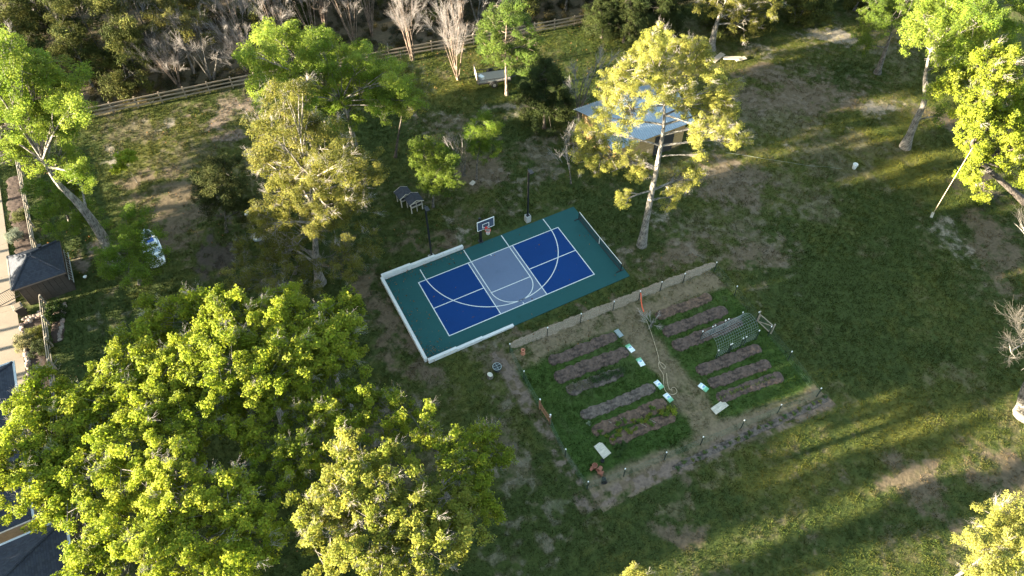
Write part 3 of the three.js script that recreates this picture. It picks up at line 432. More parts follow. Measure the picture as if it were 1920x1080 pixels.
// soil bags: a pillow with a printed green end
function bag(label, x, z, turn, grey, flip) {
  const g = S(), nx = 16, nz = 10; g.c = []; const r = rng(Math.floor(x * 91 + z * 37));
  for (const side of [1, -1]) { const at = g.p.length / 3; for (let i = 0; i <= nx; i++) for (let j = 0; j <= nz; j++) {
    const u = i / nx * 2 - 1, v = j / nz * 2 - 1, e = Math.pow(Math.max(0, (1 - Math.pow(Math.abs(u), 4)) * (1 - Math.pow(Math.abs(v), 3))), 0.45), y = side > 0 ? 0.02 + 0.1 * e + (noise(u * 4 + x, v * 4 + z) - 0.5) * 0.035 * e : 0.015;
    g.p.push(v * 0.23 * (1 - 0.06 * (1 - e)), y, u * 0.385); g.n.push(0, side, 0); g.u.push(u, v);
    const w = flip ? -u : u; let c = grey ? [0.22, 0.27, 0.28] : [0.78, 0.82, 0.84]; if (!grey) { if (w < -0.42) c = [0.16, 0.42, 0.24]; else if (w < -0.22) c = [0.3, 0.62, 0.45]; else if (w > 0.45 && w < 0.8 && Math.abs(v) < 0.75) c = [0.55, 0.68, 0.74]; else if (Math.abs(w) < 0.14 && Math.abs(v) < 0.6) c = [0.2, 0.34, 0.5]; } g.c.push(...c);
    if (i < nx && j < nz) { const a = at + i * (nz + 1) + j; side > 0 ? g.i.push(a, a + nz + 1, a + 1, a + 1, a + nz + 1, a + nz + 2) : g.i.push(a, a + 1, a + nz + 1, a + 1, a + nz + 2, a + nz + 1); }
  } }
  const m = g.build('soil_bag', bagMat); m.geometry.computeVertexNormals(); m.position.set(x, 0.01, z); m.rotation.y = turn; return tag(m, label, 'bag', 'bags of soil lying in the garden');
}
const bagMat = new THREE.MeshStandardMaterial({ vertexColors: true, roughness: 0.45 });
bag('plain grey bag at the end of the bed nearest the court', 5.24, 9.07, 0.05, true); bag('white and green soil bag at the end of the second bed', 5.25, 10.68, 0.1); bag('white and green soil bag beside the bushy dark plants', 5.25, 12.12, -0.05);
bag('white soil bag with green end toward the hose loop at the greyish bed', 5.33, 14.45, 0.1, false, true); bag('white and green soil bag at the end of the reddish bed', 5.31, 15.69, 0.12, false, true); bag('lone white and green soil bag right of the hose', 8.13, 16.2, 0.3, false, true);
function board(label, x, z, w, d, turn) { const sh = new THREE.Shape(); sh.moveTo(-w / 2, -d / 2); sh.lineTo(w / 2, -d / 2 + 0.04); sh.lineTo(w / 2 - 0.03, d / 2 - 0.12); sh.lineTo(w / 2 - 0.12, d / 2 - 0.1); sh.lineTo(w / 2 - 0.14, d / 2); sh.lineTo(-w / 2 + 0.03, d / 2 - 0.03); sh.closePath(); const g = new THREE.ExtrudeGeometry(sh, { depth: 0.02, bevelEnabled: true, bevelSize: 0.006, bevelThickness: 0.004, bevelSegments: 1 }); g.rotateX(-Math.PI / 2); const m = shade(new THREE.Mesh(g, mat(0.62, 0.58, 0.5, 0.85, { map: woodTex }))); m.name = numbered('plywood_board'); m.position.set(x, 0.045, z); m.rotation.y = turn; scene.add(m); tag(m, label, 'board'); }
board('pale plywood board lying beside the seedling bed', 8.15, 18.12, 1.3, 0.62, 0.1); board('pale plywood board lying at the west end of the ragged bed', -1.27, 17.0, 0.72, 1.15, 0.12);
{ // hose on the path
  const pts = [[7.9, 9.0], [7.6, 10.0], [7.25, 11.0], [6.8, 12.2], [6.45, 13.0], [6.5, 13.5], [6.7, 13.3], [6.5, 12.8], [6.2, 13.2], [6.1, 13.9], [5.6, 14.7], [5.45, 15.2], [5.75, 15.65], [6.15, 15.6], [6.2, 15.2], [6.0, 15.15], [5.9, 15.3], [5.8, 15.1], [6.0, 14.6], [6.4, 13.9]].map(([x, z], k) => V(x, 0.03 + (k % 5) * 0.008, z));
  tag(S().tube(new THREE.CatmullRomCurve3(pts).getPoints(140), 0.022, 6, true).build('garden_hose', M.rope), 'tan garden hose looping down the middle path of the garden', 'hose');
  const p2 = [[26, -4], [27.5, -2.7], [29, -1.3], [30.5, 0], [31.8, 1.2], [33.2, 2.1], [34.2, 3.0]].map(([x, z]) => V(x, 0.05, z)); tag(S().tube(new THREE.CatmullRomCurve3(p2).getPoints(50), 0.011, 5, true).build('thin_cord', mat(0.22, 0.24, 0.2, 0.8)), 'thin pale cord lying across the lawn toward the white bucket', 'cord');
}
{ // ribbon on its post
  const s = S(); const P = [[8.48, 1.05, 7.1], [8.45, 0.85, 7.25], [8.36, 0.45, 7.5], [8.26, 0.15, 7.85], [8.18, 0.03, 8.25]]; for (let k = 0; k < 4; k++) { const a = P[k], b = P[k + 1]; s.quad([a[0] - 0.04, a[1], a[2]], [b[0] - 0.045, b[1], b[2]], [b[0] + 0.045, b[1] + 0.02, b[2]], [a[0] + 0.04, a[1], a[2]]); }
  const o = s.build('warning_ribbon', M.orange); o.material.side = THREE.DoubleSide; tag(o, 'orange-red ribbon trailing from a fence post near the court', 'ribbon');
}
function lathe(prof, n = 20) { return new THREE.LatheGeometry(prof.map(([r, y]) => new THREE.Vector2(r, y)), n); }
const potGeo = lathe([[0, 0], [0.11, 0], [0.15, 0.26], [0.175, 0.26], [0.175, 0.32], [0.15, 0.32], [0.13, 0.2], [0, 0.2]]);
function pot(label, x, z, s, tilt, turn, m = M.terracotta) { const o = shade(new THREE.Mesh(potGeo, m)); o.name = numbered('flower_pot'); o.scale.setScalar(s); o.rotation.set(0, turn, tilt); o.position.set(x, tilt ? 0.16 * s : 0.005, z); scene.add(o); tag(o, label, 'flower pot', 'pots at the garden corner'); }
pot('upright terracotta pot at the back of the pot heap', -2.45, 17.85, 1.15, 0, 0); pot('terracotta pot tipped over toward the board', -2.08, 18.1, 1.2, 1.45, 0.5); pot('terracotta pot tipped over in front of the pot heap', -2.45, 18.3, 1.1, 1.5, 2.2); pot('small terracotta pot lying at the west side of the pot heap', -2.85, 17.95, 0.8, 1.5, 3.6);
pot('black plastic pot lying by the garden corner', -2.35, 18.85, 1.25, 1.45, 1.1, M.rubber); pot('small black pot standing beside the terracotta pots', -1.75, 17.75, 0.8, 0, 0, M.rubber);
{ const o = shade(new THREE.Mesh(lathe([[0, 0], [0.19, 0], [0.19, 0.06], [0.13, 0.1], [0.12, 0.38], [0.17, 0.42], [0.17, 0.5], [0.1, 0.5], [0.09, 0.3], [0, 0.3]]), mat(0.62, 0.25, 0.15, 0.8, { map: speck }))); o.name = 'clay_pot'; o.position.set(-2.35, 0.004, 7.2); scene.add(o); tag(o, 'orange clay pot standing alone at the garden corner by the court', 'clay pot'); }
{ const t = thing('wire_basket', 'round dark basket with cross bars on the lawn by the court corner', 'basket', [-4.78, 0, 7.55]); S().add(lathe([[0.02, 0.02], [0.28, 0.02], [0.33, 0.42], [0.315, 0.42], [0.265, 0.06], [0.02, 0.06]])).build('body', mat(0.07, 0.075, 0.085, 0.6), t); const ring = []; for (let k = 0; k <= 24; k++) ring.push(V(Math.cos(k / 24 * 6.2832) * 0.33, 0.43, Math.sin(k / 24 * 6.2832) * 0.33)); S().tube(ring, 0.022, 6).build('rim', M.wireGrey, t); for (const q of [-0.1, 0.1]) { S().bar([-0.31, 0.41, q], [0.31, 0.41, q], 0.016).build('cross_bar', M.wireGrey, t); } S().bar([0, 0.425, -0.32], [0, 0.425, 0.32], 0.016).build('cross_bar', M.wireGrey, t); }
{ const t = thing('tree_stump', 'pale-topped short stump next to the round basket', 'stump', [-5.55, 0, 7.9]); S().tube([V(0, -0.05, 0), V(0, 0.1, 0), V(0.01, 0.36, 0)], [0.27, 0.23, 0.22], 14, false).build('bark', mat(0.3, 0.27, 0.23, 0.9, { map: barkTex }), t); S().bar([0, 0.34, 0], [0.01, 0.37, 0], 0.218, 14).build('cut_face', mat(0.68, 0.62, 0.52, 0.85, { map: speck }), t); }

// ---------------------------------------------------------------- foliage geometry
function leafPuff(n, len, wid, seed, o = {}) {   // a unit clump of folded leaves on all sides of a short twig
  const r = rng(seed), P = [], N = [], C = [], I = [], d = V(0, 0, 0), nn = V(0, 0, 0), t = V(0, 0, 0), s = V(0, 0, 0);
  const sub = []; for (let k = 0; k < (o.sub || 9); k++) { d.set(r() * 2 - 1, r() * 2 - 1, r() * 2 - 1).normalize().multiplyScalar(0.35 + 0.4 * r()); sub.push(d.clone()); }
  for (let k = 0; k < n; k++) {
    const c = sub[Math.floor(r() * sub.length)];
    d.set(r() * 2 - 1, r() * 2 - 1, r() * 2 - 1).normalize().multiplyScalar(0.42 * Math.pow(r(), 0.45)); d.add(c); d.y *= o.flat || 0.8;
    nn.copy(d).normalize().multiplyScalar(0.6).add(V(r() - 0.5, r() - 0.2, r() - 0.5).multiplyScalar(1.5)).normalize();
    t.set(r() - 0.5, r() - 0.5, r() - 0.5).cross(nn).normalize(); if (o.up) { t.add(V(d.x * 0.6, o.up, d.z * 0.6)).normalize(); s.crossVectors(nn, t).normalize(); nn.crossVectors(t, s).normalize(); } s.crossVectors(nn, t);
    const L = len * (0.6 + 0.8 * r()), W = wid * (0.6 + 0.8 * r()), f = 0.25 * W, at = P.length / 3, q = 0.72 + 0.56 * r(), yl = r() * 0.3;
    P.push(d.x - t.x * L / 2, d.y - t.y * L / 2, d.z - t.z * L / 2, d.x + s.x * W / 2 + nn.x * f, d.y + s.y * W / 2 + nn.y * f, d.z + s.z * W / 2 + nn.z * f, d.x + t.x * L / 2, d.y + t.y * L / 2, d.z + t.z * L / 2, d.x - s.x * W / 2 + nn.x * f, d.y - s.y * W / 2 + nn.y * f, d.z - s.z * W / 2 + nn.z * f);
    for (let v = 0; v < 4; v++) { N.push(nn.x, nn.y, nn.z); C.push(q * (0.9 + yl), q, q * (0.9 - yl * 0.5)); } I.push(at, at + 2, at + 1, at, at + 3, at + 2);
  }
  const g = new THREE.BufferGeometry(); g.setAttribute('position', new THREE.Float32BufferAttribute(P, 3)); g.setAttribute('normal', new THREE.Float32BufferAttribute(N, 3)); g.setAttribute('color', new THREE.Float32BufferAttribute(C, 3)); g.setAttribute('uv', new THREE.Float32BufferAttribute(new Array(P.length / 3 * 2).fill(0), 2)); g.setIndex(I); return g;
}
function twigSpray(seed, n = 9, rad0 = 0.017) {   // a unit spray of bare twigs growing along +y
  const r = rng(seed), s = S();
  const grow = (a, dir, len, rad, lv) => { const b = a.clone().addScaledVector(dir, len * 0.5).add(V((r() - 0.5) * 0.05, 0, (r() - 0.5) * 0.05)), c = a.clone().addScaledVector(dir, len).add(V((r() - 0.5) * 0.1, 0.02, (r() - 0.5) * 0.1)); s.tube([a, b, c], [rad, rad * 0.75, rad * 0.4], 3);
    if (lv) for (let k = 0; k < (lv === 2 ? n : 4); k++) { const t = 0.15 + 0.85 * r(), o = a.clone().lerp(c, t), d = dir.clone().add(V(r() - 0.5, (r() - 0.3) * 0.7, r() - 0.5).multiplyScalar(1.5)).normalize(); grow(o, d, len * (0.4 + 0.35 * r()), rad * 0.6, lv - 1); } };
  grow(V(0, 0, 0), V(0, 1, 0), 0.9, rad0, 2); return s.geo();
}
const leafMat = new THREE.MeshPhysicalMaterial({ vertexColors: true, roughness: 0.95, specularIntensity: 0.22, transmission: 0.48, thickness: 0, side: THREE.DoubleSide });
const needleMat = new THREE.MeshPhysicalMaterial({ vertexColors: true, roughness: 0.95, specularIntensity: 0.22, transmission: 0.15, thickness: 0, side: THREE.DoubleSide });
const GEO = { broad: leafPuff(300, 0.205, 0.15, 5, { sub: 11 }), fine: leafPuff(340, 0.16, 0.10, 6, { sub: 12 }), needle: leafPuff(300, 0.32, 0.055, 7, { up: 0.5 }), feather: leafPuff(300, 0.24, 0.07, 8, { flat: 0.45, sub: 14 }), twig: twigSpray(9), twigFine: twigSpray(10, 14, 0.0065) };
const bark = (r, g, b) => new THREE.MeshStandardMaterial({ color: rgb(r, g, b), map: barkTex, bumpMap: barkBump, bumpScale: 0.04, roughness: 0.95 });
const BARK = { pale: bark(0.42, 0.385, 0.345), grey: bark(0.27, 0.245, 0.22), dark: bark(0.16, 0.13, 0.11), red: bark(0.4, 0.3, 0.24), twig: mat(0.40, 0.36, 0.34, 0.9), twigMyrtle: mat(0.21, 0.188, 0.18, 0.9), twigGrey: mat(0.24, 0.22, 0.21, 0.9) };
const KINDS = {
  oak: { g: 'broad', c: [[0.155, 0.21, 0.012], [0.28, 0.325, 0.034]], pr: 0.62, den: 1.12, bk: 'pale', twigs: 0.14 }, oakolive: { g: 'broad', c: [[0.15, 0.18, 0.022], [0.265, 0.275, 0.055]], pr: 0.56, den: 0.78, bk: 'pale', twigs: 0.28 }, oakthin: { g: 'broad', c: [[0.13, 0.19, 0.012], [0.21, 0.25, 0.024]], pr: 0.52, den: 0.8, bk: 'grey', twigs: 0.4 },
  elm: { g: 'fine', c: [[0.115, 0.19, 0.018], [0.215, 0.28, 0.042]], pr: 0.66, den: 1.0, bk: 'pale' }, fresh: { g: 'fine', c: [[0.07, 0.13, 0.014], [0.115, 0.165, 0.02]], pr: 0.55, den: 0.85, bk: 'grey' }, leafy: { g: 'fine', c: [[0.08, 0.15, 0.014], [0.13, 0.19, 0.02]], pr: 0.55, den: 0.8, bk: 'grey' },
  thin: { g: 'fine', c: [[0.12, 0.14, 0.035], [0.18, 0.19, 0.055]], pr: 0.5, den: 0.45, bk: 'dark', twigs: 0.7 }, sapling: { g: 'broad', c: [[0.2, 0.28, 0.02], [0.26, 0.33, 0.03]], pr: 0.34, den: 1.8, bk: 'grey' },
  live: { g: 'fine', c: [[0.1, 0.112, 0.018], [0.185, 0.185, 0.042]], pr: 0.6, den: 0.72, bk: 'pale', twigs: 0.3 }, livesparse: { g: 'fine', c: [[0.1, 0.112, 0.018], [0.185, 0.185, 0.042]], pr: 0.55, den: 0.4, bk: 'grey', twigs: 0.8 },
  yellow: { g: 'fine', c: [[0.19, 0.21, 0.04], [0.33, 0.335, 0.09]], pr: 0.46, den: 0.95, bk: 'pale', twigs: 0.3 }, feather: { g: 'feather', c: [[0.065, 0.12, 0.018], [0.105, 0.155, 0.026]], pr: 0.72, den: 0.8, bk: 'red' },
  cedar: { g: 'needle', c: [[0.02, 0.034, 0.012], [0.038, 0.05, 0.014]], pr: 0.7, den: 1.1, bk: 'dark' }, cedardark: { g: 'needle', c: [[0.026, 0.038, 0.014], [0.05, 0.058, 0.018]], pr: 0.62, den: 0.9, bk: 'grey' }, woods: { g: 'needle', c: [[0.034, 0.05, 0.016], [0.09, 0.095, 0.024]], pr: 0.95, den: 0.75, bk: 'grey' }, olivewoods: { g: 'fine', c: [[0.075, 0.085, 0.022], [0.15, 0.145, 0.04]], pr: 0.85, den: 0.6, bk: 'grey', twigs: 0.3 },
  bare: { g: 'twig', c: null, pr: 1.3, den: 0.34, bk: 'grey' }, barepale: { g: 'twigFine', c: null, pr: 1.5, den: 0.34, bk: 'grey' }, dead: { g: 'twigFine', c: null, pr: 1.5, den: 0.1, bk: 'pale' }
};
const q4 = new THREE.Quaternion(), UP = V(0, 1, 0);
function bend(a, b, lift, r, n = 5) { const m = a.clone().lerp(b, 0.5).add(V((r() - 0.5) * 0.25, lift, (r() - 0.5) * 0.25).multiplyScalar(a.distanceTo(b) * 0.35)), out = []; for (let k = 0; k <= n; k++) { const t = k / n, w = (1 - t) * (1 - t), e = 2 * t * (1 - t), f = t * t; out.push(V(a.x * w + m.x * e + b.x * f, a.y * w + m.y * e + b.y * f, a.z * w + m.z * e + b.z * f)); } return out; }
let treeSeed = 100;
// a tree: trunk along its path, one limb with its branches for each lobe of the crown, and the crown's leaf clumps
function tree(kindName, label, bx, bz, lobes, o = {}) {
  const K = KINDS[kindName], r = rng(++treeSeed * 7919), t = thing(o.name || 'tree', label, o.category || 'tree', [0, 0, 0], 0, o.group); t.position.set(bx, 0, bz);
  const rel = lobes.map(([x, y, z, q]) => [V(x - bx, Math.max(y, 0.5), z - bz), q]); let cen = V(0, 0, 0), tot = 0, top = 0; for (const [p, q] of rel) { cen.addScaledVector(p, q * q); tot += q * q; top = Math.max(top, p.y + q); } cen.divideScalar(tot);
  const rad = o.r || clamp(top * 0.021, 0.06, 0.5), wood = BARK[o.bark || K.bk];
  let path = o.path ? o.path.map(([x, y, z]) => V(x - bx, y, z - bz)) : null;
  if (!path) { const low = Math.min(...rel.map(([p, q]) => p.y - q)), hh = clamp(Math.max(low * 0.95, cen.y * 0.55), 0.4, cen.y); path = bend(V(0, 0, 0), V(cen.x * 0.55, hh, cen.z * 0.55), 0.1, r, 4); path.push(V(cen.x * 0.8, lerp(hh, cen.y, 0.7), cen.z * 0.8)); }
  path[0].set(0, -0.15, 0); const tp = new THREE.CatmullRomCurve3(path).getPoints(14), tr = tp.map((_, k) => rad * (k === 0 ? 1.55 : k === 1 ? 1.15 : lerp(1, 0.22, k / 14))); const ts = S(); ts.tube(tp, tr, 10);
  if (o.stems) for (let k = 0; k < o.stems; k++) { const [p, q] = rel[k % rel.length]; const e = p.clone().add(V((r() - 0.5) * q, q * 0.5, (r() - 0.5) * q)); ts.tube(bend(V((r() - 0.5) * 0.3, -0.05, (r() - 0.5) * 0.3), e, 0.35, r, 8), [1, 0.9, 0.8, 0.7, 0.6, 0.5, 0.42, 0.35, 0.25].map(x => x * rad * 0.8), 6); }
  ts.build('trunk', wood, t);
  const mats = [], cols = [], tw = [], m4 = new THREE.Matrix4(), spread = o.den || 1; const pr = K.pr * (o.pr || 1);
  for (const [p, q] of rel) {
    let best = 0, bd = 1e9; for (let k = 4; k < tp.length; k++) { const d = tp[k].distanceTo(p) + (tp[k].y > p.y ? (tp[k].y - p.y) * 1.5 : 0) + Math.abs(p.y - tp[k].y) * 0.2; if (d < bd) { bd = d; best = k; } }
    const ls = S(), lr = Math.min(tr[best] * 0.8, 0.05 + q * 0.05), limb = bend(tp[best].clone(), p, 0.2, r, 6); ls.tube(limb, limb.map((_, k) => lr * lerp(1, 0.3, k / 6)), 6);
    const n = Math.max(3, Math.round(9.5 * q * q / (pr * pr) * 0.36 * K.den * spread)), br = [];
    for (let k = 0; k < 3 + q * 1.5; k++) { const d = V(r() * 2 - 1, r() * 1.6 - 0.5, r() * 2 - 1).normalize(), a = limb[3 + Math.floor(r() * 4)].clone(), e = p.clone().addScaledVector(d, q * 0.85), b = bend(a, e, 0.15, r, 4); br.push(b); ls.tube(b, [0.6, 0.5, 0.4, 0.28, 0.12].map(x => x * lr * 0.75), 4); }
    for (let k = 0; k < n; k++) {
      let d = V(r() * 2 - 1, r() * 2 - 1, r() * 2 - 1).normalize(); if (d.y < -0.3 && r() < 0.55) d.y *= -1;
      const w = q * (0.3 + 0.75 * Math.pow(r(), 0.55)) * (0.8 + 0.45 * noise(d.x * 2 + p.x, d.z * 2 + d.y * 2 + p.z)); const e = p.clone().addScaledVector(d, w); if (e.y < 0.3) e.y = 0.3 + r() * 0.4;
      if (K.c === null) { const dir = e.clone().sub(tp[Math.max(3, best - 3)]).normalize().add(V(0, 0.35, 0)).normalize(); m4.compose(e.clone().addScaledVector(dir, -pr * 0.4), q4.setFromUnitVectors(UP, dir).multiply(new THREE.Quaternion().setFromAxisAngle(UP, r() * 6.28)), V(1, 1, 1).multiplyScalar(pr * (0.7 + 0.6 * r()))); mats.push(m4.clone()); }
      else { const s = pr * (0.62 + 0.66 * r()); m4.compose(e, q4.setFromEuler(new THREE.Euler((r() - 0.5) * 1.4, r() * 6.283, (r() - 0.5) * 1.4)), V(s * (0.8 + 0.5 * r()), s * (0.7 + 0.5 * r()), s)); mats.push(m4.clone()); const u = clamp(0.5 * r() + 0.9 * (noise(e.x * 0.6 + bx, e.z * 0.6 + e.y * 0.5 + bz) - 0.2)), h = 0.78 + 0.44 * r(); cols.push([lerp(K.c[0][0], K.c[1][0], u) * h, lerp(K.c[0][1], K.c[1][1], u) * h, lerp(K.c[0][2], K.c[1][2], u) * h]);
        if (r() < 0.4) { const b = br[Math.floor(r() * br.length)], a = b[1 + Math.floor(r() * 3)]; if (a.distanceTo(e) < q * 1.3) ls.tube([a.clone(), a.clone().lerp(e, 0.5).add(V(0, 0.12, 0)), e.clone()], [lr * 0.22 + 0.012, 0.016, 0.008], 3); }
        if (K.twigs && r() < K.twigs) { const dir = d.clone().add(V(0, 0.3, 0)).normalize(), ww = pr * 1.6; tw.push(new THREE.Matrix4().compose(e.clone().addScaledVector(dir, -ww * 0.5), new THREE.Quaternion().setFromUnitVectors(UP, dir), V(ww, ww, ww))); } }
    }
    ls.build('limb', wood, t);
  }
  const im = new THREE.InstancedMesh(GEO[K.g], K.c === null ? (o.twigMat || BARK.twig) : K.g === 'needle' ? needleMat : leafMat, mats.length), cc = new THREE.Color(); mats.forEach((m, k) => { im.setMatrixAt(k, m); if (cols.length) im.setColorAt(k, cc.setRGB(...cols[k])); }); im.name = 'crown'; im.userData.kind = 'stuff'; shade(im); t.add(im);
  if (tw.length) { const iw = new THREE.InstancedMesh(GEO.twigFine, K.bk === 'pale' ? BARK.twig : BARK.twigGrey, tw.length); tw.forEach((m, k) => iw.setMatrixAt(k, m)); iw.name = 'bare_twigs'; iw.userData.kind = 'stuff'; shade(iw); t.add(iw); }
  puffs += mats.length + tw.length; return t;
}
let puffs = 0;

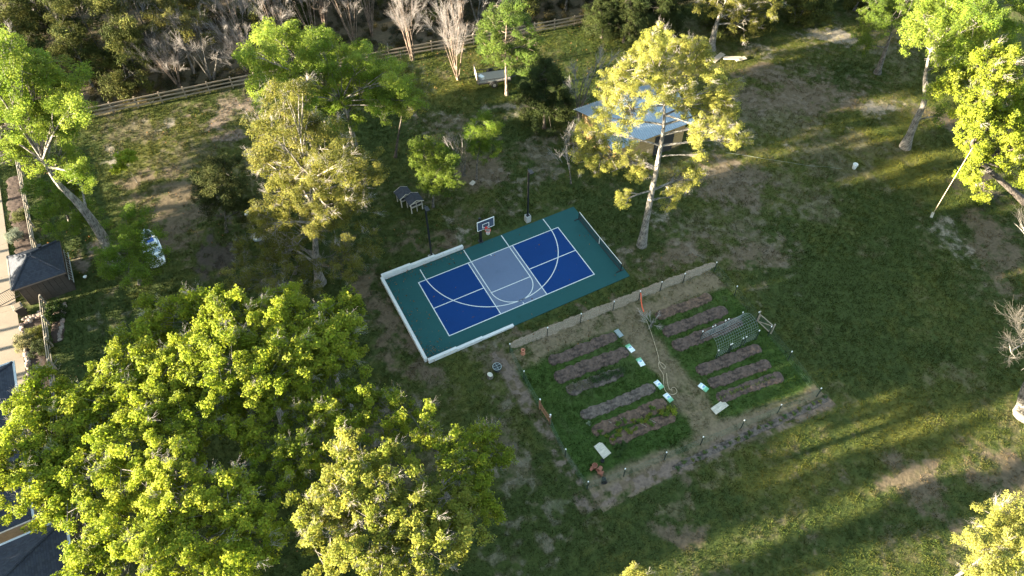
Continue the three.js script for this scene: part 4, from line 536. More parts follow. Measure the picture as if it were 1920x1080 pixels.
// ---------------------------------------------------------------- trees of the garden and lawn
const TREES = [
  {"k":"oak","b":[-20.5,4.39],"L":[[-19.84,10.45,3.8,2.49],[-21.73,10.12,1.6,2.03],[-23.88,9.18,-0.8,1.92],[-18.89,10.58,7.49,2.39],[-21.52,10.55,6.5,2.53],[-23.23,10.5,4.27,1.93],[-21.35,8.77,8.71,2.23],[-16.94,9.76,3.85,1.71],[-16.83,10.12,6.95,1.96]],"n":"f1"},
  {"k":"oak","b":[-15.91,5.39],"L":[[-14.39,9.89,4.83,1.71],[-15.84,10.35,7.21,1.96],[-17.84,8.91,8.16,1.96],[-14.49,9.71,6.98,1.34],[-17.14,8.89,1.54,1.42]],"n":"f2"},
  {"k":"oak","b":[-26.64,4.85],"L":[[-27.52,10.15,3.04,1.76],[-26.34,9.64,0.63,1.51],[-26.34,9.78,5.9,2.35],[-28.82,9.81,4.6,2.04],[-24.87,10.01,5.18,1.91],[-27.71,10.48,8.29,1.93],[-24.06,9.97,8.41,2.0]],"n":"f3"},
  {"k":"oak","b":[-32.64,6.15],"L":[[-32.04,9.01,1.13,1.46],[-32.89,10.15,3.05,1.39],[-31.51,9.8,4.74,1.84],[-33.29,10.43,5.67,1.78],[-31.33,9.79,7.81,1.77],[-33.31,9.68,7.76,1.75],[-31.03,10.03,10.5,1.14],[-32.71,9.59,9.41,1.29],[-34.46,9.88,6.55,1.17]],"n":"f4"},
  {"k":"oak","b":[-26.69,13.44],"L":[[-27.89,10.37,10.63,2.02],[-26.02,10.79,13.17,2.24],[-29.3,9.78,12.61,2.11],[-27.11,10.81,15.75,2.14],[-23.98,10.13,14.28,1.98],[-24.65,10.02,16.75,2.04],[-30.77,9.31,13.86,1.65],[-25.9,10.4,10.65,1.61],[-23.17,9.78,16.18,1.68]],"n":"f5"},
  {"k":"oakolive","b":[-16.96,19.07],"L":[[-18.24,12.2,17.64,1.76],[-16.0,12.18,17.84,1.92],[-17.97,11.61,19.69,1.99],[-15.54,11.61,20.06,1.89],[-19.82,11.13,19.13,1.6],[-15.89,11.02,22.06,1.85],[-17.85,11.12,21.35,1.84],[-13.91,10.96,21.57,1.49],[-17.53,11.28,15.21,1.58],[-13.54,10.78,19.45,1.4],[-20.23,11.43,17.18,1.22]],"n":"f6","P":[[-16.95,1.62,19.07],[-16.94,8.01,19.08],[-16.83,11.06,19.13]]},
  {"k":"oakthin","b":[-12.49,15.72],"L":[[-15.29,8.87,12.38,1.74],[-13.55,9.57,14.89,1.68],[-12.05,10.19,17.52,1.62],[-9.9,9.49,17.16,1.22],[-13.23,9.14,12.43,0.96],[-12.1,9.47,18.89,1.47],[-15.19,8.56,10.19,1.14],[-9.52,8.79,17.72,0.92],[-12.25,9.5,20.54,1.14]],"n":"f7"},
  {"k":"oakthin","b":[-18.96,12.1],"L":[[-18.2,8.75,11.17,1.89],[-19.9,9.65,13.07,1.8],[-16.87,9.55,11.57,1.25],[-21.24,8.58,12.52,1.52],[-18.42,9.63,14.21,1.49]],"n":"f8"},
  {"k":"elm","b":[-28.73,-17.46],"L":[[-26.59,18.7,-15.89,2.1],[-25.7,16.99,-16.08,1.63],[-27.16,19.91,-15.56,1.36],[-28.69,16.38,-15.98,1.97],[-26.97,15.09,-15.59,1.84],[-29.87,11.1,-19.17,1.59],[-25.47,16.28,-15.05,1.45],[-31.14,11.49,-19.35,1.58],[-27.12,10.77,-15.49,1.37],[-25.32,19.21,-16.38,1.05],[-29.47,16.32,-19.1,1.85],[-28.34,10.56,-18.38,1.4],[-29.15,19.17,-17.16,2.08],[-30.92,15.27,-18.09,2.21],[-27.49,20.61,-16.87,1.53],[-24.1,17.68,-15.51,1.08],[-27.49,15.69,-21.1,2.08],[-26.64,21.48,-12.76,1.16],[-28.02,11.31,-21.37,1.84],[-24.98,18.29,-11.89,1.22],[-28.23,6.34,-21.48,1.38],[-28.28,19.54,-13.61,1.49],[-30.33,16.16,-22.58,2.06],[-26.73,22.77,-12.8,1.27]],"n":"left","P":[[-28.78,-0.14,-17.49],[-28.44,3.36,-17.31],[-28.61,6.75,-17.4],[-29.11,9.04,-17.66],[-29.13,11.45,-17.67]]},
  {"k":"leafy","b":[-27.3,-14.0],"L":[[-25.59,5.62,-14.08,1.88],[-26.51,6.65,-11.03,1.79],[-24.44,6.58,-11.83,1.22],[-26.64,6.57,-8.26,1.36],[-25.58,5.7,-9.67,1.2],[-27.45,6.77,-9.64,0.97],[-24.79,5.82,-10.45,0.97],[-25.32,6.16,-11.8,0.97]],"n":"l2"},
  {"k":"leafy","b":[-31.5,-24.0],"L":[[-29.13,5.39,-20.95,1.76],[-30.77,5.87,-19.2,1.7],[-29.18,5.07,-18.57,1.51],[-31.43,5.5,-22.05,1.31],[-30.19,5.08,-17.1,1.06]],"n":"l3"},
  {"k":"sapling","b":[-25.17,-26.51],"L":[[-25.31,2.88,-26.29,0.68],[-26.11,2.11,-26.71,0.49],[-24.68,3.42,-25.75,0.57]],"n":"sap"},
  {"k":"cedardark","b":[-19.43,-16.38],"L":[[-18.31,7.05,-14.63,1.71],[-17.25,7.92,-14.4,1.48],[-19.44,3.86,-16.85,1.58],[-17.47,3.83,-16.58,1.59],[-18.96,3.76,-15.28,1.56],[-19.18,7.03,-15.47,1.07],[-17.65,1.87,-16.33,1.16]],"n":"d1"},
  {"k":"live","b":[-13.96,-6.96],"L":[[-12.79,17.99,-6.43,1.55],[-12.27,16.52,-5.79,1.93],[-14.11,16.3,-6.45,1.4],[-11.19,14.69,-5.83,2.18],[-13.45,12.11,-7.84,2.29],[-14.77,13.6,-7.29,1.29],[-10.31,13.18,-4.82,1.85],[-12.5,12.34,-4.58,2.22],[-8.97,10.64,-5.35,1.56],[-14.78,10.66,-5.94,1.9],[-11.75,8.26,-5.78,2.19],[-13.75,5.37,-8.05,2.31],[-16.28,7.89,-7.34,1.39],[-10.14,8.21,-5.61,1.81],[-11.62,18.39,-6.46,1.03],[-8.5,13.3,-4.34,1.11],[-15.67,4.03,-8.52,1.49],[-12.31,15.11,-10.38,1.53],[-14.36,18.52,-3.56,1.18],[-13.15,9.6,-10.82,2.2],[-10.88,15.89,-1.74,1.54],[-8.32,7.9,-8.3,1.5],[-12.24,11.51,-2.45,1.81],[-16.1,3.12,-12.37,1.4],[-12.21,21.28,-2.44,0.84],[-15.5,0.45,-12.05,1.45]],"n":"t600","P":[[-13.96,-0.21,-6.96],[-13.73,2.74,-6.84],[-13.13,6.5,-6.53],[-12.53,11.5,-6.21]]},
  {"k":"livesparse","b":[-15.5,-9.0],"L":[[-17.86,3.92,-8.51,1.68],[-19.55,4.1,-6.78,1.43],[-16.87,4.55,-5.54,1.84],[-15.15,5.48,-4.94,1.41],[-12.15,4.39,-4.4,1.66],[-14.18,4.89,-3.19,1.41],[-9.71,4.3,-5.08,1.48],[-19.09,4.86,-4.67,1.19],[-16.64,5.51,-2.78,1.18],[-11.4,4.14,-3.02,1.23]],"n":"t600low","bare":1},
  {"k":"elm","b":[-6.5,-16.5],"L":[[-10.57,15.44,-18.6,1.32],[-9.32,15.67,-18.35,1.03],[-11.75,13.55,-19.2,1.48],[-9.6,13.89,-17.49,1.88],[-7.97,12.21,-16.94,2.14],[-11.93,12.06,-18.49,1.5],[-9.91,10.19,-17.9,1.98],[-6.0,11.57,-17.73,1.98],[-4.25,9.92,-16.91,2.25],[-6.82,8.54,-17.07,2.03],[-2.62,11.45,-14.47,1.52],[-3.83,9.11,-14.65,1.78],[-7.66,15.1,-16.02,1.64],[-1.83,9.71,-13.5,1.55],[-12.0,8.45,-19.97,1.36],[-7.23,9.77,-17.9,1.79],[-4.71,13.64,-15.29,1.26],[-10.03,12.98,-22.63,1.27],[-12.13,15.7,-15.83,1.25],[-7.17,9.3,-21.14,2.08],[-10.36,12.33,-14.9,1.68],[-3.63,8.17,-19.29,2.11],[-3.58,13.76,-11.36,1.28],[-6.69,11.94,-20.89,1.61],[-12.42,11.33,-15.98,1.14],[-3.66,10.89,-19.3,1.23]],"n":"g1","P":[[-6.88,2.89,-16.7],[-6.54,5.96,-16.52],[-6.52,7.41,-16.51],[-6.81,9.36,-16.66]]},
  {"k":"thin","b":[-2.5,-18.5],"L":[[-0.1,8.36,-17.98,1.65],[0.02,5.54,-17.81,1.46],[-0.9,9.66,-18.09,1.39],[-2.02,10.8,-18.58,1.27],[0.56,7.39,-17.38,1.19]],"n":"g2"},
  {"k":"yellow","b":[12.08,2.16],"L":[[9.1,18.05,1.47,1.72],[12.14,17.96,0.87,1.84],[9.72,19.81,2.0,1.32],[13.09,17.53,2.77,1.64],[9.12,15.34,-0.69,1.37],[15.42,14.68,3.07,1.23],[8.63,15.14,1.49,1.49],[8.64,9.65,-1.95,1.5],[9.49,9.11,-0.08,1.66],[11.18,8.37,1.28,1.42],[13.35,14.2,5.32,1.34],[16.41,12.97,4.25,0.94],[10.59,16.67,2.8,1.53],[13.83,14.17,2.18,1.47],[8.08,13.49,0.21,1.01],[7.78,8.92,-1.23,1.0],[13.54,18.81,2.36,1.08],[16.16,13.5,3.14,1.1],[15.08,7.18,2.6,1.28],[9.51,6.51,1.95,0.84],[14.3,4.81,2.19,1.06],[14.42,10.62,3.93,0.4],[17.22,11.35,4.32,0.96],[7.37,12.04,-1.16,0.8],[16.18,15.59,3.12,0.91]],"n":"yellow","P":[[12.09,-0.14,2.17],[12.04,3.97,2.14],[12.04,7.28,2.14],[12.04,10.58,2.14],[11.94,13.37,2.09],[11.61,15.72,1.92]]},
  {"k":"feather","b":[11.48,-22.01],"L":[[11.37,8.75,-21.63,1.82],[10.47,7.23,-23.32,1.46],[13.14,6.46,-22.23,1.89],[11.31,5.54,-22.72,2.12],[13.71,3.91,-22.12,1.73],[10.26,4.73,-23.63,1.39],[11.77,4.04,-21.91,1.93],[14.11,5.85,-20.69,1.15],[11.76,9.94,-21.28,1.1]],"n":"n1","P":[[11.48,-0.0,-22.01],[11.45,2.5,-22.02],[11.43,5.6,-22.04],[11.55,8.51,-21.97]]},
  {"k":"cedar","b":[12.31,-15.52],"L":[[12.77,1.5,-16.44,2.23],[11.03,2.0,-17.12,1.37],[13.6,2.34,-14.79,1.56],[12.44,4.14,-16.01,1.85],[11.25,3.92,-16.5,1.23],[13.54,4.18,-15.36,1.33],[12.05,6.72,-14.98,1.28],[12.52,7.3,-15.85,0.69],[11.31,5.93,-16.17,0.8]],"n":"cedar"},
  {"k":"bare","b":[16.01,-14.96],"L":[[16.14,4.57,-15.27,1.44],[15.01,4.0,-15.32,1.29],[16.94,5.25,-14.72,1.28],[16.17,2.2,-15.51,1.48],[17.12,3.07,-14.66,1.31],[17.8,6.37,-14.37,1.01]],"n":"bare1"},
  {"k":"leafy","b":[3.06,-12.05],"L":[[3.41,6.78,-10.89,1.28],[4.12,5.37,-10.84,1.22],[3.06,4.67,-11.93,1.33],[3.8,3.12,-11.94,1.16],[4.64,6.68,-10.78,0.83]],"n":"t890","P":[[3.06,0.0,-12.05],[3.23,2.38,-11.96],[3.66,4.88,-11.74]]},
  {"k":"bare","b":[2.23,-12.99],"L":[[2.37,4.22,-13.31,1.35],[1.6,2.76,-13.57,1.22],[2.27,3.32,-12.09,1.2]],"n":"bare2"},
  {"k":"fresh","b":[-2.01,-10.62],"L":[[-1.41,6.56,-10.25,1.34],[-2.29,5.54,-10.14,1.44],[-1.26,5.25,-9.19,1.44],[-0.65,3.43,-9.2,1.2],[-1.79,3.19,-10.1,1.39],[-2.28,7.48,-10.26,0.97],[-0.61,6.0,-9.4,0.99]],"n":"t820"},
  {"k":"bare","b":[10.63,-7.37],"L":[[9.7,5.71,-7.0,1.16],[9.53,3.58,-7.88,1.19],[10.92,3.99,-7.02,1.04],[10.33,2.43,-7.71,1.07]],"n":"bare3"},
  {"k":"live","b":[35.35,-18.6],"L":[[37.0,4.81,-18.04,2.16],[34.15,6.02,-18.41,1.95],[39.5,3.97,-17.7,2.02],[34.52,8.36,-17.08,2.42],[38.04,3.21,-16.95,1.61],[39.25,5.87,-15.97,1.67]],"n":"tr","P":[[35.35,-0.0,-18.6],[35.3,2.77,-18.62],[35.45,4.67,-18.55]]},
  {"k":"fresh","b":[48.38,-6.62],"L":[[45.79,5.08,-7.75,1.52],[46.09,6.37,-6.9,1.49],[46.44,3.1,-8.16,1.0],[46.99,6.93,-7.01,1.7],[46.64,9.55,-5.99,2.05],[45.7,7.77,-8.31,1.59]],"n":"r1","P":[[48.38,-0.0,-6.62],[48.19,2.75,-6.72],[48.01,4.94,-6.81]]},
  {"k":"elm","b":[41.92,3.53],"L":[[39.33,13.56,3.47,1.97],[38.77,13.52,1.76,1.78],[41.76,13.63,4.01,2.2],[42.4,10.63,3.55,1.84],[45.46,11.04,4.07,1.85],[39.14,11.44,1.39,1.37],[40.71,10.09,3.06,1.29],[44.79,13.94,3.95,2.23],[40.28,15.24,2.19,2.18],[41.17,16.15,3.54,1.92],[41.46,6.43,3.85,0.77],[43.86,3.82,4.39,0.7],[44.52,10.42,0.6,1.94],[38.84,15.32,5.53,1.88],[48.4,9.31,2.63,1.74],[37.49,12.18,4.82,1.1],[43.78,13.26,0.21,2.08],[38.55,8.47,5.38,0.66]],"n":"r2","P":[[41.92,0.0,3.53],[41.67,2.88,3.4],[41.49,5.46,3.31],[40.47,8.35,2.77],[39.94,10.79,2.49]]},
  {"k":"oak","b":[46.0,14.5],"L":[[36.24,14.55,9.25,1.53],[36.36,12.79,8.43,1.46],[38.47,14.23,9.53,1.43],[34.53,12.61,8.34,0.91],[36.85,12.23,10.13,1.74],[40.09,10.72,10.37,1.71],[35.63,11.23,10.25,1.46],[37.92,9.57,11.35,1.71],[41.16,8.65,11.81,1.53],[38.86,6.92,10.54,1.25],[39.09,4.01,11.52,1.1],[41.88,1.37,12.14,0.96],[41.99,5.3,11.62,1.28],[43.26,3.62,13.27,1.02],[38.87,5.42,10.88,1.0],[41.02,6.94,12.48,1.33]],"n":"r3","P":[[40.43,3.48,11.59],[39.05,5.93,10.87],[38.31,7.1,10.48],[38.24,9.33,10.44]]},
  {"k":"dead","b":[27.4,29.0],"L":[[16.49,14.36,27.81,0.64],[16.64,15.38,27.89,0.71],[15.6,17.32,27.35,0.49],[25.71,13.82,21.35,0.47],[20.35,10.54,28.7,0.79]],"n":"r4","P":[[27.02,0.13,28.8],[25.97,3.24,28.25],[24.95,7.0,27.72],[23.33,11.76,26.87]]},
  {"k":"yellow","b":[10.09,34.76],"L":[[10.02,11.62,34.06,1.07],[7.78,12.39,34.53,0.92],[11.32,11.6,33.96,0.81],[8.89,12.43,35.42,1.15],[7.23,12.19,35.44,1.01],[10.85,11.91,35.08,1.05]],"n":"br"},
  {"k":"yellow","b":[-4.58,27.23],"L":[[-5.75,3.73,26.42,0.93],[-4.37,4.66,27.4,0.85],[-5.17,4.09,27.12,0.98],[-3.28,3.86,28.18,0.8],[-5.55,3.85,27.73,1.09]],"n":"bc"}
];
const INFO = {
  f1: ['large bright yellow-green tree in the middle of the foreground grove'], f2: ['bright green tree at the court-side tip of the foreground grove'], f3: ['bright yellow-green tree between the shed lawn and the foreground grove', 0.35], f4: ['sunlit tree overhanging the house roof', 0.35], f5: ['broad yellow-green tree beside the house gutter'], f6: ['olive-yellow tree with pale trunk nearest the open lawn'], f7: ['thin half-leafed tree reaching toward the garden corner', 0.2], f8: ['half-bare tree in the dim gap of the foreground grove', 0.22],
  left: ['tall bright green tree with thick pale trunk behind the shed', 0.5], l2: ['low shaded green tree leaning over the white boat', 0.16], l3: ['low leafy tree between the pale fence and the thick trunk', 0.14], sap: ['slender yellow-green sapling on bare earth', 0.035], d1: ['dark rounded evergreen tree beside the floodlight post', 0.13], t600: ['tall olive-leaved tree with sunlit limbs left of the court', 0.4], t600low: ['half-bare shaded thicket tree at the foot of the olive tree', 0.14],
  g1: ['wide bright green tree with dark forked trunk behind the olive tree', 0.34], g2: ['sparse grey-green tree next to the wide green tree', 0.13], yellow: ['tall yellow-leaved tree with pale limbs in front of the barn', 0.31], n1: ['feathery green tree with reddish trunk beside the trailer', 0.16], cedar: ['dark conical cedar between the trailer and the barn', 0.16], bare1: ['grey leafless tree at the corner of the barn roof', 0.13], t890: ['dark green small tree with straight thin trunk on the slope behind the court', 0.1], bare2: ['bare grey bush beside the small dark green tree', 0.06], t820: ['fresh green tree next to the pair of hutches', 0.12], bare3: ['slim leafless tree left of the yellow tree', 0.08],
  tr: ['olive-leaved tree with stout grey trunk by the fallen planks', 0.42], r1: ['green tree with slanting trunk at the far lawn edge', 0.32], r2: ['tall bright tree with bare white trunk on the far lawn', 0.4], r3: ['bright yellow-green tree holding the rope swing', 0.27], r4: ['dead tree with white bare branches at the lawn edge', 0.55], br: ['sunlit pale yellow-green tree at the lower lawn corner', 0.15], bc: ['small olive-yellow tree on the lower edge of the lawn', 0.14]
};
for (const T of TREES) { const [label, r] = INFO[T.n]; tree(T.k, label, T.b[0], T.b[1], T.L, { path: T.P, r, name: T.k.startsWith('oak') ? 'leafy_tree' : T.k.startsWith('cedar') ? 'cedar_tree' : T.k === 'bare' ? 'bare_tree' : T.k === 'dead' ? 'dead_tree' : T.k === 'sapling' ? 'sapling' : 'leafy_tree', bark: T.n === 'r3' ? 'dark' : T.n === 'br' ? 'grey' : undefined, stems: T.n === 'bare1' || T.n === 'bare2' ? 4 : 0, twigMat: T.k === 'dead' ? BARK.pale : T.k === 'bare' ? BARK.twigGrey : null }); }

// crape myrtles: leafless vase-shaped trees along the rail fence
function myrtle(label, x, z, h, w, k, den = 1) { const L = []; for (let q = 0; q < 7; q++) { const a = q / 7 * 6.283 + k, f = q === 6 ? 0 : 1; L.push([x + Math.cos(a) * w * 0.55 * f, h * (0.72 + 0.12 * ((q * 37 + k * 11) % 5) / 5), z + Math.sin(a) * w * 0.55 * f, w * 0.55]); L.push([x + Math.cos(a + 0.4) * w * 0.35 * f, h * 0.5, z + Math.sin(a + 0.4) * w * 0.35 * f, w * 0.3]); }
  tree('barepale', label, x, z, L, { name: 'bare_tree', r: 0.075, bark: 'red', stems: 9, den, twigMat: BARK.twigMyrtle, group: 'leafless trees along the rail fence' }); }
myrtle('leafless vase-shaped tree on the grass left of the trailer', 8.05, -26.75, 8.6, 2.5, 1); myrtle('leafless vase-shaped tree standing right at the rail fence', 5.2, -32.3, 8.0, 2.3, 2);
for (const [x, z, h, w] of [[0.5, -37.5, 11.5, 4], [-3.5, -38.6, 12, 4.2], [-7.5, -39.0, 11.5, 4.4], [-10.6, -41.5, 11, 4], [3.0, -38.8, 11, 3.8], [-11.5, -38.2, 6.5, 3], [-18.5, -39.6, 6, 3], [11.5, -33.6, 9.5, 2.6], [-1.5, -42, 11, 3.8], [-6, -43.5, 11, 3.8]]) myrtle('pale leafless tree in the row just beyond the rail fence', x, z, h, w, x, 2.0);
for (const [x, z, h, w, l] of [[-26.5, -50, 13, 3, 'tall bare tree with slanting pale trunk inside the woods'], [-15.2, -38.6, 6.5, 3.2, 'bare grey thicket tree drooping over the rail fence'], [-33.5, -43, 11.5, 3.4, 'pale leafless tree at the corner of the woods above the green crown']]) { const L = []; for (let q = 0; q < 6; q++) { const a = q * 1.05; L.push([x + Math.cos(a) * w * 0.6, h * (0.45 + 0.09 * q), z + Math.sin(a) * w * 0.6, w * 0.5]); } tree('barepale', l, x, z, L, { name: 'bare_tree', r: 0.13, stems: 6, den: 2.6, twigMat: BARK.twigMyrtle }); }

// woods beyond the fence: one tree after another on a loose grid
{
  const r = rng(4242), G = 'trees of the woods beyond the rail fence', ORD = ['first', 'second', 'third', 'fourth', 'fifth', 'sixth', 'seventh', 'eighth', 'ninth', 'tenth', 'eleventh', 'twelfth', 'thirteenth', 'fourteenth', 'fifteenth', 'sixteenth', 'seventeenth']; let nth = 0;
  for (let row = 0; row < 5; row++) for (let k = 0; k < 17; k++) {
    const x = -44 + k * 5.4 + (row & 1) * 2.7 + (r() - 0.5) * 2.6, z = backFenceZ(Math.min(x, 33)) - 4.2 - row * 5.2 + (r() - 0.5) * 2.2; if (x > 40 || (row > 2 && x > 12) || (row > 3 && x > -8)) continue;
    if (row === 0 && x > -14 && x < 9) continue;
    const front = row === 0 ? ORD[nth++] : null, kind = r(), h = 6.5 + r() * 5 + row * 0.4, w = 1.9 + r() * 1.1, L = [];
    if (kind < 0.45) { for (let q = 0; q < 6; q++) { const f = q / 5, a = r() * 6.283, off = w * 0.5 * (1 - f); L.push([x + Math.cos(a) * off, lerp(1.8, h, f), z + Math.sin(a) * off, w * lerp(1.0, 0.45, f)]); } tree('woods', front ? `dark evergreen, ${front} from the driveway end of the woods' front row` : 'dark evergreen tree crowded into the woods beyond the rail fence', x, z, L, { name: 'cedar_tree', group: G, r: 0.16 }); }
    else if (kind < 0.72) { for (let q = 0; q < 5; q++) { const a = r() * 6.283, off = w * 0.6; L.push([x + Math.cos(a) * off, h * (0.45 + 0.5 * r()), z + Math.sin(a) * off, w * (0.6 + 0.3 * r())]); } tree('olivewoods', front ? `olive-brown leafy tree, ${front} from the driveway end of the woods' front row` : 'olive-brown leafy tree among the evergreens beyond the rail fence', x, z, L, { name: 'leafy_tree', group: G, r: 0.17 }); }
    else { for (let q = 0; q < 5; q++) { const a = r() * 6.283, off = w * 0.6; L.push([x + Math.cos(a) * off, h * (0.4 + 0.5 * r()), z + Math.sin(a) * off, w * (0.6 + 0.3 * r())]); } tree('bare', front ? `grey leafless tree, ${front} from the driveway end of the woods' front row` : 'grey leafless tree among the evergreens beyond the rail fence', x, z, L, { name: 'bare_tree', group: G, r: 0.14, stems: 3, twigMat: BARK.twigGrey }); }
  }
  // dark cedars and brush east of the fence end
  for (const [x, z, h, w] of [[27.5, -24.3, 8.5, 2.4], [30.5, -22.8, 9, 2.5], [29.5, -27.5, 10, 2.6], [33.2, -25.2, 9, 2.5], [25.8, -26.2, 6.5, 1.9], [39.5, -22.5, 6.5, 2.8], [43.5, -20.8, 6, 2.8], [47.5, -18.2, 5.5, 2.6], [50, -22, 9, 3], [44, -27, 10, 3], [55, -17, 9, 3], [60, -12, 9, 3]]) { const L = []; for (let q = 0; q < 6; q++) { const f = q / 5, a = r() * 6.283, off = w * 0.5 * (1 - f); L.push([x + Math.cos(a) * off, lerp(1.2, h, f), z + Math.sin(a) * off, w * lerp(1.0, 0.4, f)]); } tree(x < 36 ? 'cedar' : 'woods', x < 36 ? 'dark cedar in the clump at the east end of the rail fence' : 'dark evergreen at the far edge of the lawn', x, z, L, { name: 'cedar_tree', group: x < 36 ? 'cedars at the fence end' : 'evergreens at the far lawn edge', r: 0.17 }); }
  // undergrowth
  const mats = [], cols = [], m4 = new THREE.Matrix4(); for (let k = 0; k < 1500; k++) { const x = -46 + r() * 84, z = backFenceZ(Math.min(x, 33)) - 0.8 - Math.pow(r(), 1.5) * 20, s = 0.35 + r() * 0.5; m4.compose(V(x, s * 0.35, z), q4.setFromAxisAngle(UP, r() * 6.28), V(s, s * 0.8, s)); mats.push(m4.clone()); const u = r(); cols.push([lerp(0.03, 0.09, u), lerp(0.04, 0.075, u), 0.025]); }
  const im = new THREE.InstancedMesh(GEO.fine, leafMat, mats.length), cc = new THREE.Color(); mats.forEach((m, k) => { im.setMatrixAt(k, m); im.setColorAt(k, cc.setRGB(...cols[k])); }); im.name = 'undergrowth'; shade(im); scene.add(im); tag(im, 'dim brushy undergrowth on the floor of the woods', 'undergrowth', null, 'stuff');
}
// tall trees west of the house, beyond the picture, whose shade lies over the court
{
  const r = rng(909); for (const [x, z, h] of [[-56, -33, 13.5], [-60, -27, 15], [-54, -22.5, 14], [-61, -18, 15.5], [-57, -12.4, 19], [-62, -9.4, 19.5], [-58, -15.5, 15], [-66, -7.5, 21], [-60, -6.2, 19], [-58, -4.5, 15], [-64, 0, 16], [-60, 4.5, 15], [-62, 8.5, 14.5], [-57, 10.8, 13.5], [-66, -13.5, 16], [-66, -4, 16]]) { const L = []; for (let q = 0; q < 8; q++) { const a = q * 2.4, f = q / 7, off = 2.6 * Math.sin((0.25 + 0.7 * f) * Math.PI); L.push([x + Math.cos(a) * off, lerp(8.5, h - 2.2, f), z + Math.sin(a) * off, 2.5 - f * 0.6]); } tree('oak', 'tall leafy tree in the row west of the house, beyond the picture', x, z, L, { name: 'leafy_tree', group: 'trees west of the house', r: 0.3, pr: 1.7, den: 1.3 }); }
  for (const [x, z, h] of [[-60, 14.2, 16], [-57, 18.6, 16.5]]) { const L = []; for (let q = 0; q < 6; q++) L.push([x + (q & 1 ? 0.4 : -0.4), lerp(8, h - 1, q / 5), z, 1.15]); tree('oak', 'slim tall tree south-west of the house, beyond the picture', x, z, L, { name: 'leafy_tree', group: 'slim trees south-west of the house', r: 0.18, pr: 1.1, den: 1.3 }); }
}
console.log('puffs', puffs);

// fallen leaves blown against the court walls and over the ground behind it
{
  const r = rng(313), g = leafPuff(1, 0.16, 0.1, 3), mats = [], cols = [], m4 = new THREE.Matrix4(); const put = (x, z, y = 0.075) => { m4.compose(V(x, y, z), q4.setFromEuler(new THREE.Euler(r() * 6, r() * 6, r() * 6)), V(1, 1, 1).multiplyScalar(0.5 + r() * 0.7)); mats.push(m4.clone()); const u = r(); cols.push([lerp(0.1, 0.26, u), lerp(0.055, 0.15, u), lerp(0.03, 0.07, u)]); };
  for (let k = 0; k < 240; k++) put(-9.1 + Math.pow(r(), 2.5) * 2.2, -4.6 + r() * 9); for (let k = 0; k < 150; k++) put(-9.0 + Math.pow(r(), 2) * 1.4, 4.3 - Math.pow(r(), 2) * 1.2); for (let k = 0; k < 160; k++) put(-9 + r() * 7.3, -4.6 + Math.pow(r(), 2.5) * 1.0); for (let k = 0; k < 90; k++) put(-9 + r() * 18, -4.5 + r() * 9);
  for (let k = 0; k < 5000; k++) { const x = -34 + r() * 60, z = -34 + r() * 52; if (inCourt(x, z) || noise(x * 0.15, z * 0.15) < 0.5 || underHouse(x, z)) continue; put(x, z, 0.05); }
  const im = new THREE.InstancedMesh(g, leafMat, mats.length), cc = new THREE.Color(); mats.forEach((m, k) => { im.setMatrixAt(k, m); im.setColorAt(k, cc.setRGB(...cols[k])); }); im.name = 'fallen_leaves'; shade(im); scene.add(im); tag(im, 'dry brown fallen leaves scattered on the court and lawn', 'leaf litter', null, 'stuff');
}
